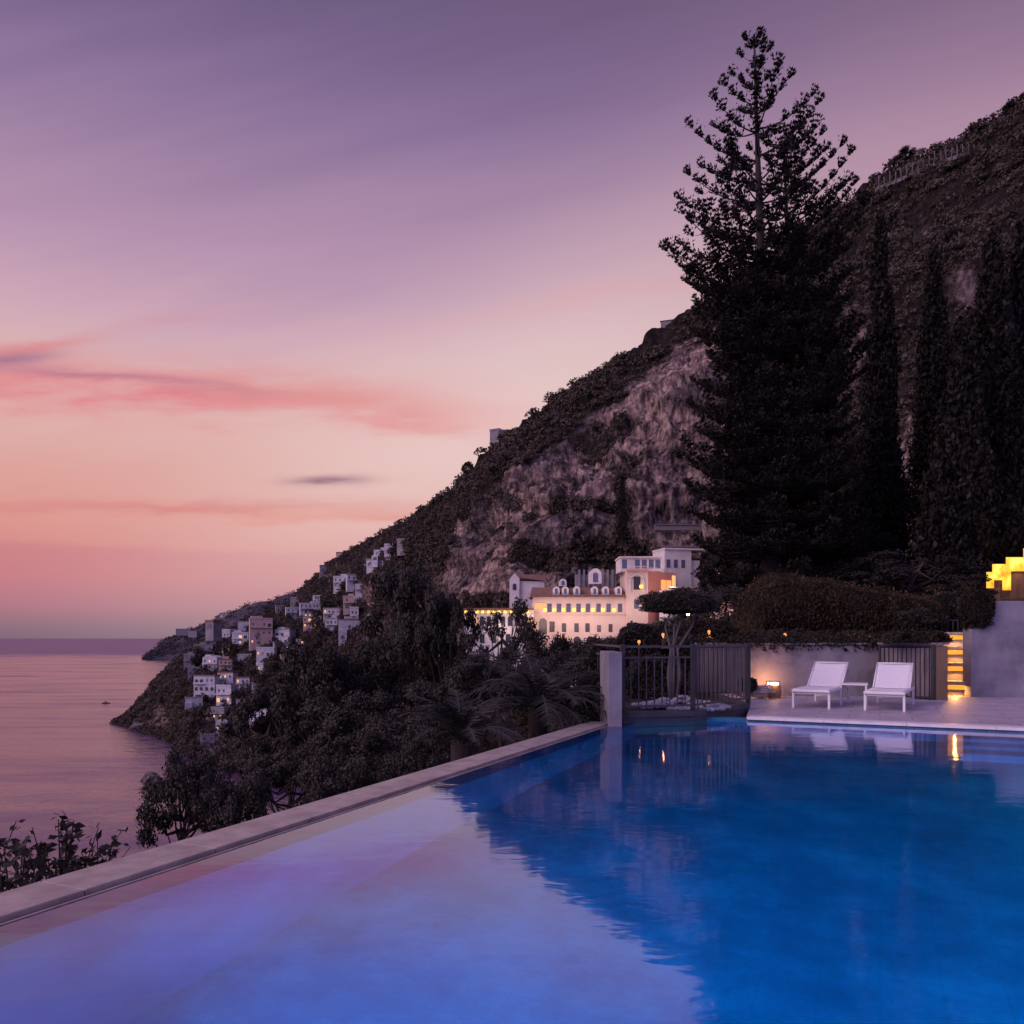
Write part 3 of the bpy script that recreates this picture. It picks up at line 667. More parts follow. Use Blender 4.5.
HS = [
 (336,347,553,561,'low stone ruin glowing amber on the skyline above the village',dict(mat='house_pink',floors=1,cols=2,lit=(0,1),name='hilltop_house')),
 (347,356,556,562,'pale annexe beside the amber lit ruin on the skyline',dict(mat='house_grey',floors=1,cols=1,roof='gable')),
 (373,386,551,561,'white house at the upper end of the village under the cliff',dict(floors=2,cols=2,wing=(.5,.5,-1))),
 (384,395,545,553,'highest white house of the village just below the crest',dict(floors=1,cols=2)),
 (366,377,560,568,'small white house below the uppermost pair of houses',dict(floors=1,cols=2)),
 (333,348,577,588,'white house alone on the slope under the skyline ruin',dict(floors=2,cols=3,wing=(.5,.5,1))),
 (347,362,575,586,'white house with one amber lamp on the high slope',dict(floors=2,cols=3,lit=(5,))),
 (286,300,608,622,'white three storey house at the left end of the upper row',dict(floors=3,cols=3)),
 (300,324,604,618,'long white apartment house in the middle of the upper row',dict(floors=3,cols=6,lit=(1,2))),
 (323,340,609,619,'low white house between the long apartment house and the tower',dict(floors=2,cols=4,lit=(2,))),
 (343,359,597,609,'pinkish tower house rising over the upper row',dict(mat='house_pink',floors=2,cols=2,name='tower_house')),
 (350,359,608,624,'narrow bright white house under the pinkish tower',dict(floors=2,cols=2)),
 (303,322,617,628,'terraced house with warm lit ground floor under the upper row',dict(mat='house_pink',floors=2,cols=4,lit=(0,2,3,5))),
 (339,361,620,640,'bright white villa with three big arched windows beside the rock spur',dict(floors=2,cols=3,arched=True,wing=(.35,.5,-1))),
 (325,338,619,631,'white house just left of the bright white villa',dict(floors=2,cols=3)),
 (250,273,619,645,'large brownish palazzo with three rows of shuttered windows',dict(mat='house_pink',floors=3,cols=4,roof='flat',name='palazzo')),
 (274,291,630,644,'white house with stepped terraces right of the brownish palazzo',dict(floors=2,cols=3,wing=(.6,.5,1))),
 (256,275,648,657,'low white terrace house below the brownish palazzo',dict(floors=1,cols=4,lit=(0,))),
 (273,290,643,651,'low terrace house with a lit arcade below the stepped one',dict(floors=1,cols=4,lit=(3,),arched=True)),
 (232,249,633,645,'white house with amber lamps left of the brownish palazzo',dict(floors=2,cols=3,lit=(1,4))),
 (215,231,630,638,'flat roofed white house at the top of the left hand slope',dict(floors=1,cols=4)),
 (206,216,635,646,'small white house at the crest above the near cape',dict(mat='house_grey',floors=2,cols=2)),
 (194,213,645,657,'grey white house stepping down the left slope',dict(mat='house_grey',floors=2,cols=3,wing=(.5,.5,-1))),
 (184,195,655,667,'leftmost house of the village at the edge of the dark cape',dict(mat='house_grey',floors=2,cols=2)),
 (202,218,658,670,'white house with a vaulted roof above the big arched house',dict(floors=2,cols=3,roof='vault')),
 (193,216,676,699,'large white three storey house with dark arches over the sea',dict(floors=3,cols=4,arched=True)),
 (217,234,673,686,'white house with amber lit upper floor beside the large arched one',dict(floors=2,cols=3,lit=(3,4))),
 (215,233,686,703,'white house with two amber windows below the lit upper floor',dict(floors=2,cols=3,lit=(0,2))),
 (186,203,698,709,'low white terrace building lowest on the left of the village',dict(floors=1,cols=3,wing=(.4,.6,-1))),
 (210,226,708,719,'small white house with warm lights low above the shore',dict(mat='house_grey',floors=2,cols=2,lit=(0,1))),
 (201,215,735,748,'isolated pale house nearest the shoreline',dict(mat='house_grey',floors=2,cols=2)),
 (233,248,717,731,'white villa half hidden by the dark tree on the lower slope',dict(floors=2,cols=3)),
 (248,268,714,728,'white villa behind the crown of the lower trees',dict(floors=2,cols=4,wing=(.5,.5,1))),
 (256,264,664,672,'tiny house with an orange lamp between the palazzo and the trees',dict(floors=1,cols=1,lit=(0,))),
 (287,296,668,685,'tall narrow white house peeping out right of the tree tops',dict(floors=3,cols=2)),
 (421,431,672,690,'white house seen through a gap in the dark trees',dict(floors=2,cols=2)),
 (466,490,674,684,'low white house behind the palm fronds',dict(floors=1,cols=4)),
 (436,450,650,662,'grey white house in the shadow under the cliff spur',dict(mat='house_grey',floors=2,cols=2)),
 (316,328,706,716,'small house with an orange lamp deep among the trees',dict(mat='house_grey',floors=1,cols=2,lit=(0,))),
 (312,325,596,604,'small white house standing behind the upper row of houses',dict(floors=1,cols=3)),
 (290,302,598,607,'grey white house on the crest behind the left end of the upper row',dict(mat='house_grey',floors=1,cols=3)),
 (276,287,606,613,'small far white house left of the upper row near the headland',dict(mat='house_grey',floors=1,cols=2)),
 (238,250,622,631,'small house with a dark doorway above the amber lamp house',dict(floors=1,cols=3)),
 (222,236,645,653,'long low garage like white house in the middle of the left slope',dict(floors=1,cols=5,lit=(2,))),
 (238,252,655,663,'white terrace house in the hollow under the palazzo',dict(floors=1,cols=3)),
 (219,232,660,670,'pink washed house above the amber lit upper floor',dict(mat='house_pink',floors=2,cols=3)),
 (205,215,622,630,'small pale house high on the crest above the left slope',dict(mat='house_grey',floors=1,cols=2)),
 (188,200,668,677,'small grey house over the dark cape rocks',dict(mat='house_grey',floors=1,cols=2)),
 (236,250,678,690,'white house with a balcony right of the amber windows',dict(floors=2,cols=3)),
 (252,262,684,695,'white gabled house between the villas and the trees',dict(floors=2,cols=2,roof='gable')),
 (236,247,700,711,'small white house under the balcony house',dict(floors=2,cols=2,lit=(1,))),
 (216,229,722,733,'pale villa with a vaulted roof low above the sea rocks',dict(floors=1,cols=3,roof='vault')),
 (296,308,640,650,'long terrace house at the right below the upper row',dict(floors=2,cols=3,lit=(4,))),
 (279,290,655,664,'small gabled house left of the tree tops',dict(floors=1,cols=2,roof='gable',mat='house_pink')),
 (320,332,566,573,'tiny grey hut under the skyline ruin to the left',dict(mat='house_grey',floors=1,cols=2)),
 (396,408,540,548,'long pale house at the very top of the village slope',dict(mat='house_grey',floors=1,cols=3)),
 (355,368,585,594,'white house with two balconies over the rock spur',dict(floors=2,cols=3)),
 (489,500,431,441,'square stone watchtower on the skyline above the cliff',dict(mat='house_grey',floors=1,cols=1,name='watchtower',cat='tower')),
 (498,514,432,440,'long low building behind the watchtower on the skyline',dict(mat='house_grey',floors=1,cols=3)),
 (536,543,414,420,'tiny stone hut on the ridge right of the watchtower',dict(mat='house_grey',floors=1,cols=1)),
 (660,676,321,328,'grey roofed house on the cliff edge left of the great pine',dict(mat='house_grey',floors=1,cols=2,roof='gable')),
]
VT = 'small dark trees between the village houses'
def village_trees():
    r = np.random.default_rng(77)
    for k in range(46):
        px = r.uniform(186, 345); lo = float(np.interp(px, [186, 215, 250, 345], [705, 735, 725, 650])); hi = float(np.interp(px, [186, 216, 250, 300, 345], [660, 640, 630, 606, 575]))
        py = r.uniform(hi, lo); b = on_hill(px, py); sz = r.uniform(2.2, 4.2)
        t = thing('village_tree', 'one of the small dark bushy trees growing between the village houses', 'tree', (b.x, b.y-3, b.z-.5), 0, VT)
        n = 420; d = ball_pts(n, r, .5); nn = np.array([noise.noise(tuple(v*2+k)) for v in d])
        link('crown', shell_leaf_mesh('crown', d*(1+nn*.4)[:, None]*sz*np.array([1, 1, r.uniform(.8, 1.5)])+np.array([0, 0, sz*1.2]), d, sz*.3, r), M['scrub'], t)
        MB().tube([(0, 0, -2), (0, 0, sz)], [.3, .15], 5).obj('trunk', M['bark'], t)
village_trees()
for i, (a, b, c, d, lab, kw) in enumerate(HS):
    if kw.get('name') in ('watchtower',) or 'ridge' in lab or 'skyline above' in lab and 'low stone' in lab or 'cliff edge' in lab or 'behind the watchtower' in lab or 'annexe' in lab:
        Yc = np.interp((a+b)/2, [t[0] for t in TAB], [t[2][5] for t in TAB])
        kw = dict(kw, Y=float(Yc)+3)
    kw.setdefault('group', GR_H)
    house(a, b, c, d, lab, **kw)
# a few houses on the far headland
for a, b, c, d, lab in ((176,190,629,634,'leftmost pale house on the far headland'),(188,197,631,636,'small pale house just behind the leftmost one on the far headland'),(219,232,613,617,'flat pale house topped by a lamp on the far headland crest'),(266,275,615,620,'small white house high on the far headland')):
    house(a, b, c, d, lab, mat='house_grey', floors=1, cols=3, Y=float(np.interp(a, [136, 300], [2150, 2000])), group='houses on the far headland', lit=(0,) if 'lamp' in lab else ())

# ------------------------------------------------------------------ convent hotel under the cliff
def hotel():
    Y = 182.0; k = Y/F
    def X(px): return (px-512)*k
    def Z(py): return H-(py-HZ)*k
    t = thing('convent_hotel', 'long peach coloured convent hotel with arched dormers under the cliff', 'hotel', (X(580), Y, Z(655)))
    ox, oz = X(580), Z(655)
    def lx(px): return X(px)-ox
    def lz(py): return Z(py)-oz
    MB().box(lx(533), lx(626), 0, 12, -10, lz(597)).obj('wall', M['house_cream'], t)
    # string course under the window row
    MB().box(lx(533), lx(626), -.35, 0, lz(614), lz(612.5)).obj('ledge', M['house_cream'], t)
    rf = MB().add([(lx(530), -.6, lz(597)), (lx(626), -.6, lz(597)), (lx(626), 12, lz(597)), (lx(530), 12, lz(597)), (lx(533), 5, lz(586)), (lx(626), 5, lz(586)), (lx(626), 12, lz(586)), (lx(533), 12, lz(586))],
                  [(0,1,5,4),(4,5,6,7),(1,2,6,5),(3,0,4,7),(2,3,7,6),(3,2,1,0)]).obj('roof', M['tiles'], t)
    for i, px in enumerate((549.5, 559, 568.5, 578.5, 588, 598.5, 608.5, 620)):
        window(t, lx(px), 0, lz(612), 1.0, 1.9, M['glass_blue'])
    for i, px in enumerate((545, 554, 563.5, 574, 583, 593, 603, 614)):
        MB().box(lx(px)-.35, lx(px)+.35, -.3, -.05, lz(611.4), lz(608.6)).obj('wall_lamp', M['wall_light'], t)
    MB().box(lx(535), lx(546), -.3, -.05, lz(609), lz(603)).obj('lit_arcade', M['lit_window'], t)
    for px, w, h in ((552, 1.2, 2.4), (564, 1, 2), (576.5, 1, 2), (587.5, 1, 2), (599, .9, 1.6), (610.5, .9, 1.8)):
        window(t, lx(px), 0, lz(632), w, h, M['glass'])
    window(t, lx(543), 0, lz(634), 1.8, 3.6, M['glass'], arched=True)
    for px in (563, 577, 590):
        window(t, lx(px), 0, lz(646), 1.6, 2.2, M['lit_orange'] if px == 563 else M['glass'], arched=True)
    def dormer(px, pyb, w, h, y):
        x = lx(px)*1.0; z = lz(pyb)
        pts = [(x-w/2, z), (x+w/2, z)]+[(x+w/2*math.cos(a), z+h-w/2+w/2*math.sin(a)) for a in np.linspace(0, math.pi, 9)]
        n = len(pts)
        o = MB().add([(a, y, b) for a, b in pts]+[(a, y+2.5, b) for a, b in pts], [tuple(range(n)), tuple(range(n, 2*n))[::-1]]+[(i, i+n, (i+1) % n+n, (i+1) % n) for i in range(n)]).obj('dormer', M['annexe_white'], rf)
        window(o, x, y, z+h*.12, w*.42, h*.62, M['glass_blue'], arched=True)
    for px in (556.5, 565.5, 577, 595, 606, 619): dormer(px, 594.5, 1.5, 1.9, .6)
    dormer(564, 585, 1.7, 1.7, 3.6)
    dormer(597, 583, 2.8, 3.6, 3.2)          # bell gable
    # upper rear block behind the bell gable
    MB().box(lx(579), lx(622), 10.3, 12.2, lz(600), lz(571)).obj('rear_wall', M['house_grey'], t)
    for px in range(582, 622, 5): MB().box(lx(px), lx(px)+.5, 10.0, 10.3, lz(590), lz(566)).obj('pilaster', M['house_grey'], t)
    # corner tower
    tw = MB().box(lx(626), lx(647), -1.4, 10, -10, lz(570.5)); tw.obj('tower_wall', M['house_cream'], t)
    MB().box(lx(625.5), lx(647.5), -1.7, -1.4, lz(572), lz(570)).obj('cornice', M['house_coral'], t)
    window(t, lx(636), -1.4, lz(590), 1.5, 2.9, M['glass'], arched=False)
    a = MB(); 
    for s_ in (-1, 1): a.box(lx(636)+s_*1.55-.15, lx(636)+s_*1.55+.15, -1.62, -1.4, lz(592), lz(582))
    a.tube([(lx(636)+1.55*math.cos(q), -1.55, lz(582)+1.55*math.sin(q)) for q in np.linspace(0, math.pi, 10)], .16)
    a.obj('arch_moulding', M['annexe_white'], t)
    MB().box(lx(640)-.35, lx(640)+.35, -1.75, -1.5, lz(588.5), lz(585.5)).obj('wall_lamp', M['wall_light'], t)
    window(t, lx(635.5), -1.4, lz(609), 1.1, 2.1, M['glass_blue'])
    window(t, lx(635.5), -1.4, lz(630), 1.0, 1.6, M['glass'])
    # coral flank that turns away
    MB().prism([(lx(647), -1.35), (lx(680), 5.5), (lx(680), 12), (lx(647), 12)], -10, lz(571.5)).obj('coral_flank', M['house_coral'], t)
    sl = math.atan2(6.85, lx(680)-lx(647))
    for fx in (.55, .75):
        mb = MB(); Mx = Matrix.Translation((lx(647)+(lx(680)-lx(647))*fx, -1.35+6.85*fx, lz(589))) @ Matrix.Rotation(sl, 4, 'Z')
        mb.box(-.8, .8, -.2, .02, 0, 2.2, Mx); mb.obj('lit_loggia', M['lit_orange'], t)
    mb = MB(); Mx = Matrix.Translation((lx(647)+(lx(680)-lx(647))*.93, -1.35+6.85*.93, lz(588))) @ Matrix.Rotation(sl, 4, 'Z')
    mb.box(-.5, .5, -.3, .02, 0, 3.2, Mx); mb.obj('lit_doorway', M['lit_window'], t)
    # glazed pavilion on the roof
    pv = MB().box(lx(621), lx(662), 1.0, 9, lz(571), lz(557.5))
    pv.box(lx(620), lx(663), .6, 9.3, lz(557.5), lz(556)); po = pv.obj('roof_pavilion', M['annexe_white'], t)
    for px in (625, 638, 645, 652, 658.5): window(po, lx(px), 1.0, lz(568), 1.1, 2.0, M['glass_blue'])
    rl = MB()
    for px in np.arange(627, 681, 1.9):
        yy_ = -1.3 if px < 647 else -1.3+6.85*(px-647)/33
        rl.box(lx(px)-.05, lx(px)+.05, yy_, yy_+.08, lz(571), lz(567))
    rl.box(lx(626), lx(647), -1.3, -1.2, lz(567), lz(566.5)); rl.obj('railing', M['annexe_white'], t)
    return t
hotel()
def annexes():
    # chapel with a red roof left of the hotel
    Y = 196; b = P(527, 596, Y); k = Y/F
    t = thing('chapel', 'white gabled chapel with red brown tiled roof at the left end of the hotel', 'chapel', b, R(0))
    w = 35*k; x0 = -w/2
    g = 10*k
    wl = MB().add([(x0,0,-5),(x0+g,0,-5),(x0+g,0,18*k),(x0+g*.5,0,23*k),(x0,0,17*k), (x0,7,-5),(x0+g,7,-5),(x0+g,7,18*k),(x0+g*.5,7,23*k),(x0,7,17*k)],
                  [(0,1,2,3,4),(9,8,7,6,5),(0,5,6,1),(0,4,9,5)]); wl.box(x0+g, w/2, .6, 7, -5, 15*k)
    wl.obj('wall', M['annexe_white'], t)
    MB().add([(x0+g*.5,-.3,23*k+.1),(x0+g,-.3,18*k+.05),(w/2+.3,.2,15*k),(w/2+.3,3.8,22*k),(x0+g*.5,3.8,23*k+.1),(w/2+.3,7.3,15*k),(x0+g,7.3,18*k)],
             [(0,1,2,3,4),(4,3,5,6)]).obj('roof', M['tiles'], t)
    window(t, x0+g*.5, 0, 6*k, .9, 1.6, M['glass'], arched=True)
    # lower wing with lit arcade
    Y = 178; b = P(500, 648, Y); k = Y/F
    t = thing('arcade_wing', 'low pale wing with a lit arcade reaching left from the hotel behind the trees', 'building', b, 0)
    MB().box(-36*k, 33.5*k, 0, 9, -8, 38*k).obj('wall', M['annexe_white'], t)
    MB().box(-36.4*k, 33.8*k, -.4, 9.2, 38*k, 40*k).obj('roof', M['tiles'], t)
    for i, px in enumerate(range(-32, 32, 7)):
        window(t, px*k, 0, 22*k, 1.0, 2.2, M['lit_window'] if i in (0, 1, 9) else M['glass'], arched=True)
    for i, px in enumerate((-30, -18, -6, 8, 22)): window(t, px*k, 0, 5*k, 1.1, 2, M['glass'])
    for i in range(12): MB().box((-34+i*5.6)*k-.25, (-34+i*5.6)*k+.25, -.5, -.1, 35*k, 37*k).obj('wall_lamp', M['wall_light'], t)
    # white stepped building right of the hotel
    Y = 196; b = P(684, 572, Y); k = Y/F
    t = thing('terraced_annexe', 'white stepped annexe right of the hotel partly hidden by the great pine', 'building', b, R(14))
    MB().box(-21*k, 8*k, 0, 7, -6, 22*k).box(8*k, 18*k, .5, 7, -6, 12*k).obj('wall', M['annexe_white'], t)
    MB().box(-21.5*k, 22*k, -.4, 7, 22*k, 23.6*k).obj('roof', M['annexe_white'], t)
    for px in (-17, -9, -1): window(t, px*k, 0, 4*k, 1, 2, M['glass_blue'])
    Y = 176; b = P(690, 600, Y); k = Y/F
    t = thing('terrace_building', 'low white building with railings just below the stepped annexe', 'building', b, R(10))
    MB().box(-22*k, 30*k, 0, 6, -8, 11*k).obj('wall', M['annexe_white'], t)
    MB().box(-22*k, 30*k, -.3, .0, 12*k, 13*k).box(-22*k,30*k,0,.1,11*k,13*k).obj('parapet', M['house_pink'], t)
    for i, px in enumerate((-16, -8, 2, 12, 22)): window(t, px*k, 0, 3*k, 1, 1.5, M['lit_window'] if i == 4 else M['glass_blue'])
    # two lit villas between the pine and the hedge
    for (px, py, w, h, Y, lab) in ((727, 580, 20, 11, 150, 'small orange lit villa glowing behind the lower pine branches'), (740, 612, 46, 14, 120, 'long orange lit villa just left of the clipped hedge')):
        b = P(px, py, Y); k = Y/F
        t = thing('lit_villa', lab, 'house', b, R(12))
        MB().box(-w/2*k, w/2*k, 0, 5, -5, h*k).obj('wall', M['house_cream'], t)
        MB().box(-w/2*k-.2, w/2*k+.2, -.5, 5.2, h*k, h*k+.3).obj('roof', M['tiles'], t)
        n = max(2, int(w/8))
        for i in range(n):
            x = (-w/2+w*(i+.5)/n)*k
            window(t, x, 0, h*.25*k, .8, h*.45*k, M['lit_orange'] if i % 2 == 0 else M['glass_blue'])
        lamp('villa_lamp', 'AREA', (0, -1.2, h*k+.2), 160, (1, .4, .15), .4, parent=t)
annexes()
for px, py, e in ((546, 618, 260), (575, 618, 200), (605, 620, 200), (640, 606, 110), (672, 580, 110), (692, 572, 110), (500, 625, 90)):
    lamp('facade_lamp', 'AREA', P(px, py+4, 174.5), e*1.6, (1, .64, .52), 1.0, rot=(R(105), 0, 0))

# pale retaining terraces under the cliff, right of the hotel
for px0, px1, py, Y, lab in ((655, 700, 527, 205, 'upper pale terrace wall at the foot of the cliff left of the pine'), (662, 706, 549, 200, 'lower pale terrace wall over the white annexe')):
    a = P(px0, py, Y); b = P(px1, py-3, Y)
    t = MB().box(0, (b-a).x, 0, 1, -.8, .5).box(0,(b-a).x,-.3,1.2,.5,.7)
    o = t.obj('terrace_wall', M['shutter']); o.location = a; tag(o, lab, 'wall')

# vineyard terrace with posts on the upper right skyline
def terrace():
    pts = []
    for px in np.linspace(878, 1040, 30):
        py = np.interp(px, [878, 900, 930, 962, 1000, 1040], [186, 178, 164, 153, 148, 140])
        pts.append(P(px, py, float(np.interp(px, [878, 1040], [232, 196]))))
    lab = 'one of the thin posts of the vineyard terrace high on the right skyline'
    w = MB()
    for a, b in zip(pts[:-1], pts[1:]):
        M_ = MB(); w.add([a+Vector((0,0,-1)), b+Vector((0,0,-1)), b+Vector((0,0,.0)), a+Vector((0,0,.0)), a+Vector((0,2,-1)), b+Vector((0,2,-1)), b+Vector((0,2,.0)), a+Vector((0,2,.0))],
                         [(0,1,2,3),(3,2,6,7),(5,4,7,6),(0,3,7,4),(1,5,6,2)])
    tag(w.obj('vineyard_wall', M['shutter']), 'thin stone terrace wall running up to the right skyline', 'wall')
    me = MB().box(-.11, .11, -.11, .11, -1, 2.3).mesh('post'); me.materials.append(M['shutter'])
    for p in pts:
        o = bpy.data.objects.new('vineyard_post', me); COL.objects.link(o); o.location = p+Vector((0, -.5, 0))
        o.rotation_euler = (random.uniform(-.06, .06), random.uniform(-.06, .06), 0)
        o.scale = (1, 1, random.uniform(.8, 1.3))
        tag(o, lab, 'post', 'posts of the vineyard terrace')
terrace()

# small boat out on the sea
def boat():
    b = P(106, 703.5, (H-SEA)*F/(703.5-HZ)); t = thing('fishing_boat', 'small dark motor boat out on the calm sea', 'boat', (b.x, b.y, SEA), R(10))
    hull = MB()
    sec = [(-3.2, .9), (-1, 1.15), (1.4, 1.0), (3.4, .05)]
    vs = []
    for x, w in sec: vs += [(x, -w, .9), (x, -w*.6, -.2), (x, w*.6, -.2), (x, w, .9)]
    fs = [(0,1,2,3), (15,14,13,12)]
    for i in range(3):
        for k in range(3): fs.append((i*4+k, i*4+k+4, i*4+k+5, i*4+k+1))
        fs.append((i*4, i*4+3, i*4+7, i*4+4))
    hull.add(vs, fs).obj('hull', M['metal_dark'], t)
    MB().box(-1.2, .6, -.6, .6, .9, 2.1).obj('cabin', M['house_grey'], t)
boat()

# ================================================================== NEAR GROUND
UE = -4.02                                  # outer edge of the infinity coping on the u axis
def gz(x, y):
    d = max(0, UE-(x*U.x+y*U.y))
    return -2.2-.35*d
def ground_slope():
    nu, nv = 150, 120
    v = []
    for i in range(nu):
        d = 230*(i/(nu-1))**1.8-.2
        for j in range(nv):
            w = -25+165*(j/(nv-1))
            p = uv(UE-d, w); n_ = noise.fractal((p.x*.09, p.y*.09, 0), .9, 2, 4)
            v.append((p.x, p.y, max(-61, -2.2-.35*max(d, 0)+n_*min(3, .3+d*.08)-(1.5 if d < 0 else 0))))
    ii, jj = np.meshgrid(np.arange(nu-1), np.arange(nv-1), indexing='ij'); a = (ii*nv+jj).ravel()
    structure('garden_slope', np_mesh('garden_slope', v, np.stack([a, a+nv, a+nv+1, a+1], 1), True), M['soil'])
ground_slope()
def garden_terrace():
    v = []; nx, ny = 330, 110
    for i in range(nx):
        for j in range(ny):
            y = 17.25+(j/(ny-1))**1.4*62
            xl = 2.3+(y-17)*.34; x = xl+(i/(nx-1))*(70-xl)
            base = 1.0+(y-17.2)*.055+.9*min(1, max(0, (x-10.0-(y-17.2)*.62)/.5))*min(1, max(0, (y-17.2)/.2))
            n_ = noise.fractal((x*.5, y*.5, 0), .9, 2, 4)
            z = base+n_*min(.35, (y-17.2)*.1)
            if i < 4: z = -4
            if 9.05+(y-17)*.5 < x < 10.15+(y-17)*.62 and y < 18.75: z = -.3
            v.append((x, y, z))
    ii, jj = np.meshgrid(np.arange(nx-1), np.arange(ny-1), indexing='ij'); a = (ii*ny+jj).ravel()
    structure('garden_ground', np_mesh('garden_ground', v, np.stack([a, a+ny, a+ny+1, a+1], 1), True), M['soil'])
garden_terrace()

# ------------------------------------------------------------------ pool
PU0, PU1, PV0, PV1 = -3.38, 6.2, .8, 12.9
def pool():
    t = thing('swimming_pool', 'blue lit infinity swimming pool filling the foreground', 'pool', (0, 0, 0), 0)
    def q(u0, u1, v0, v1, z0, z1, mb):
        mb.add([uv(u0, v0, z0), uv(u1, v0, z0), uv(u1, v1, z0), uv(u0, v1, z0), uv(u0, v0, z1), uv(u1, v0, z1), uv(u1, v1, z1), uv(u0, v1, z1)],
               [(0,3,2,1),(4,5,6,7),(0,1,5,4),(1,2,6,5),(2,3,7,6),(3,0,4,7)]); return mb
    b = MB()
    q(PU0, PU1, PV0, PV1, -1.75, -1.5, b)
    q(PU1, PU1+.25, PV0-.25, PV1+.25, -1.75, -.03, b)
    q(PU0, PU1, PV0-.25, PV0, -1.75, -.03, b)
    q(PU0, PU1, PV1, PV1+.25, -1.75, -.03, b)
    b.obj('basin', M['pool_tile'], t)
    wi = MB(); q(PU0-.26, PU0, PV0-.25, PV1+.25, -1.75, WATER-.012, wi); wi.obj('weir_wall', M['weir_tile'], t)
    st = MB()
    for i, (d, z) in enumerate(((1.6, -.95), (1.2, -.62), (.8, -.3))): q(.9, PU1-.003*i, PV1-d, PV1-.003*i, -1.5, z, st)
    st.obj('underwater_steps', M['pool_tile'], t)
    me = MB().add([uv(PU0-.24, PV0, WATER), uv(PU1, PV0, WATER), uv(PU1, PV1, WATER), uv(PU0-.24, PV1, WATER)], [(0, 1, 2, 3)]).mesh('water')
    link('water', me, M['pool_water'], t)
    # weir wall, overflow slot and outer coping
    w = MB(); q(PU0-.26, PU0-.245, PV0-.3, 11.3, -.9, WATER+.004, w)
    w.obj('weir_lip', M['coping'], t)
    c = MB(); n = 16
    for i in range(n):
        v0 = -2.5+(11.62+2.5)*i/n; v1 = -2.5+(11.62+2.5)*(i+1)/n-.006
        q(UE, UE+.345, v0, v1, -.14, -.035, c)
    o = c.obj('coping', M['coping'], t, bevel=.006)
    k = MB(); q(UE+.03, UE+.3, -2.5, 11.6, -3.6, -.145, k); q(UE+.30, PU0-.27, -2.5, 11.6, -1, -.4, k); k.obj('outer_wall', M['plaster'], t)
    # underwater lamps: housings and their light
    for (u, v, e, ang) in ((1.5, PV0, 330, 0), (3.8, PV0, 210, 0), (-1.2, PV0, 125, 0), (-2.7, PV0, 42, 0)):
        p = uv(u, v+.03, -.75)
        h = MB().tube([uv(u, v-.0, -.75), uv(u, v+.03, -.75)], .12, 14).obj('lamp_housing', M['metal_grey'], t)
        l = lamp('pool_lamp', 'AREA', uv(u, v+.06, -.75), e, (.05, .4, .82), .22); l.data.spread = R(125)
        l.rotation_euler = (V+U*.18+Vector((0, 0, -.3))).to_track_quat('-Z', 'Z').to_euler(); l.parent = t
    for (u, e, sx) in ((-2.3, 48, .02), (.3, 60, .0), (2.6, 40, .0)):
        h = MB().tube([uv(u, PV0, -.5), uv(u, PV0+.03, -.5)], .1, 14).obj('lamp_housing', M['metal_grey'], t)
        l = lamp('pool_lamp', 'AREA', uv(u, PV0+.06, -.5), e, (.05, .42, .85), .2, parent=t); l.data.spread = R(60)
        l.rotation_euler = (V+U*sx+Vector((0, 0, -.16))).to_track_quat('-Z', 'Z').to_euler()
    for (v, e) in ((5, 90), (9.5, 210)):
        h = MB().tube([uv(PU1, v, -.8), uv(PU1-.03, v, -.8)], .12, 14).obj('lamp_housing', M['metal_grey'], t)
        l = lamp('pool_lamp', 'AREA', uv(PU1-.06, v, -.8), e, (.04, .85, .62), .22); l.data.spread = R(115); l.rotation_euler = (-U+Vector((0, 0, -.85))).to_track_quat('-Z', 'Z').to_euler(); l.parent = t
    for (u, e) in ((4.8, 70), (2.5, 40)):
        l = lamp('pool_lamp', 'AREA', uv(u, PV1-1.7, -.7), e, (.05, .8, .7), .2); l.rotation_euler = (-V).to_track_quat('-Z', 'Z').to_euler(); l.parent = t
pool()

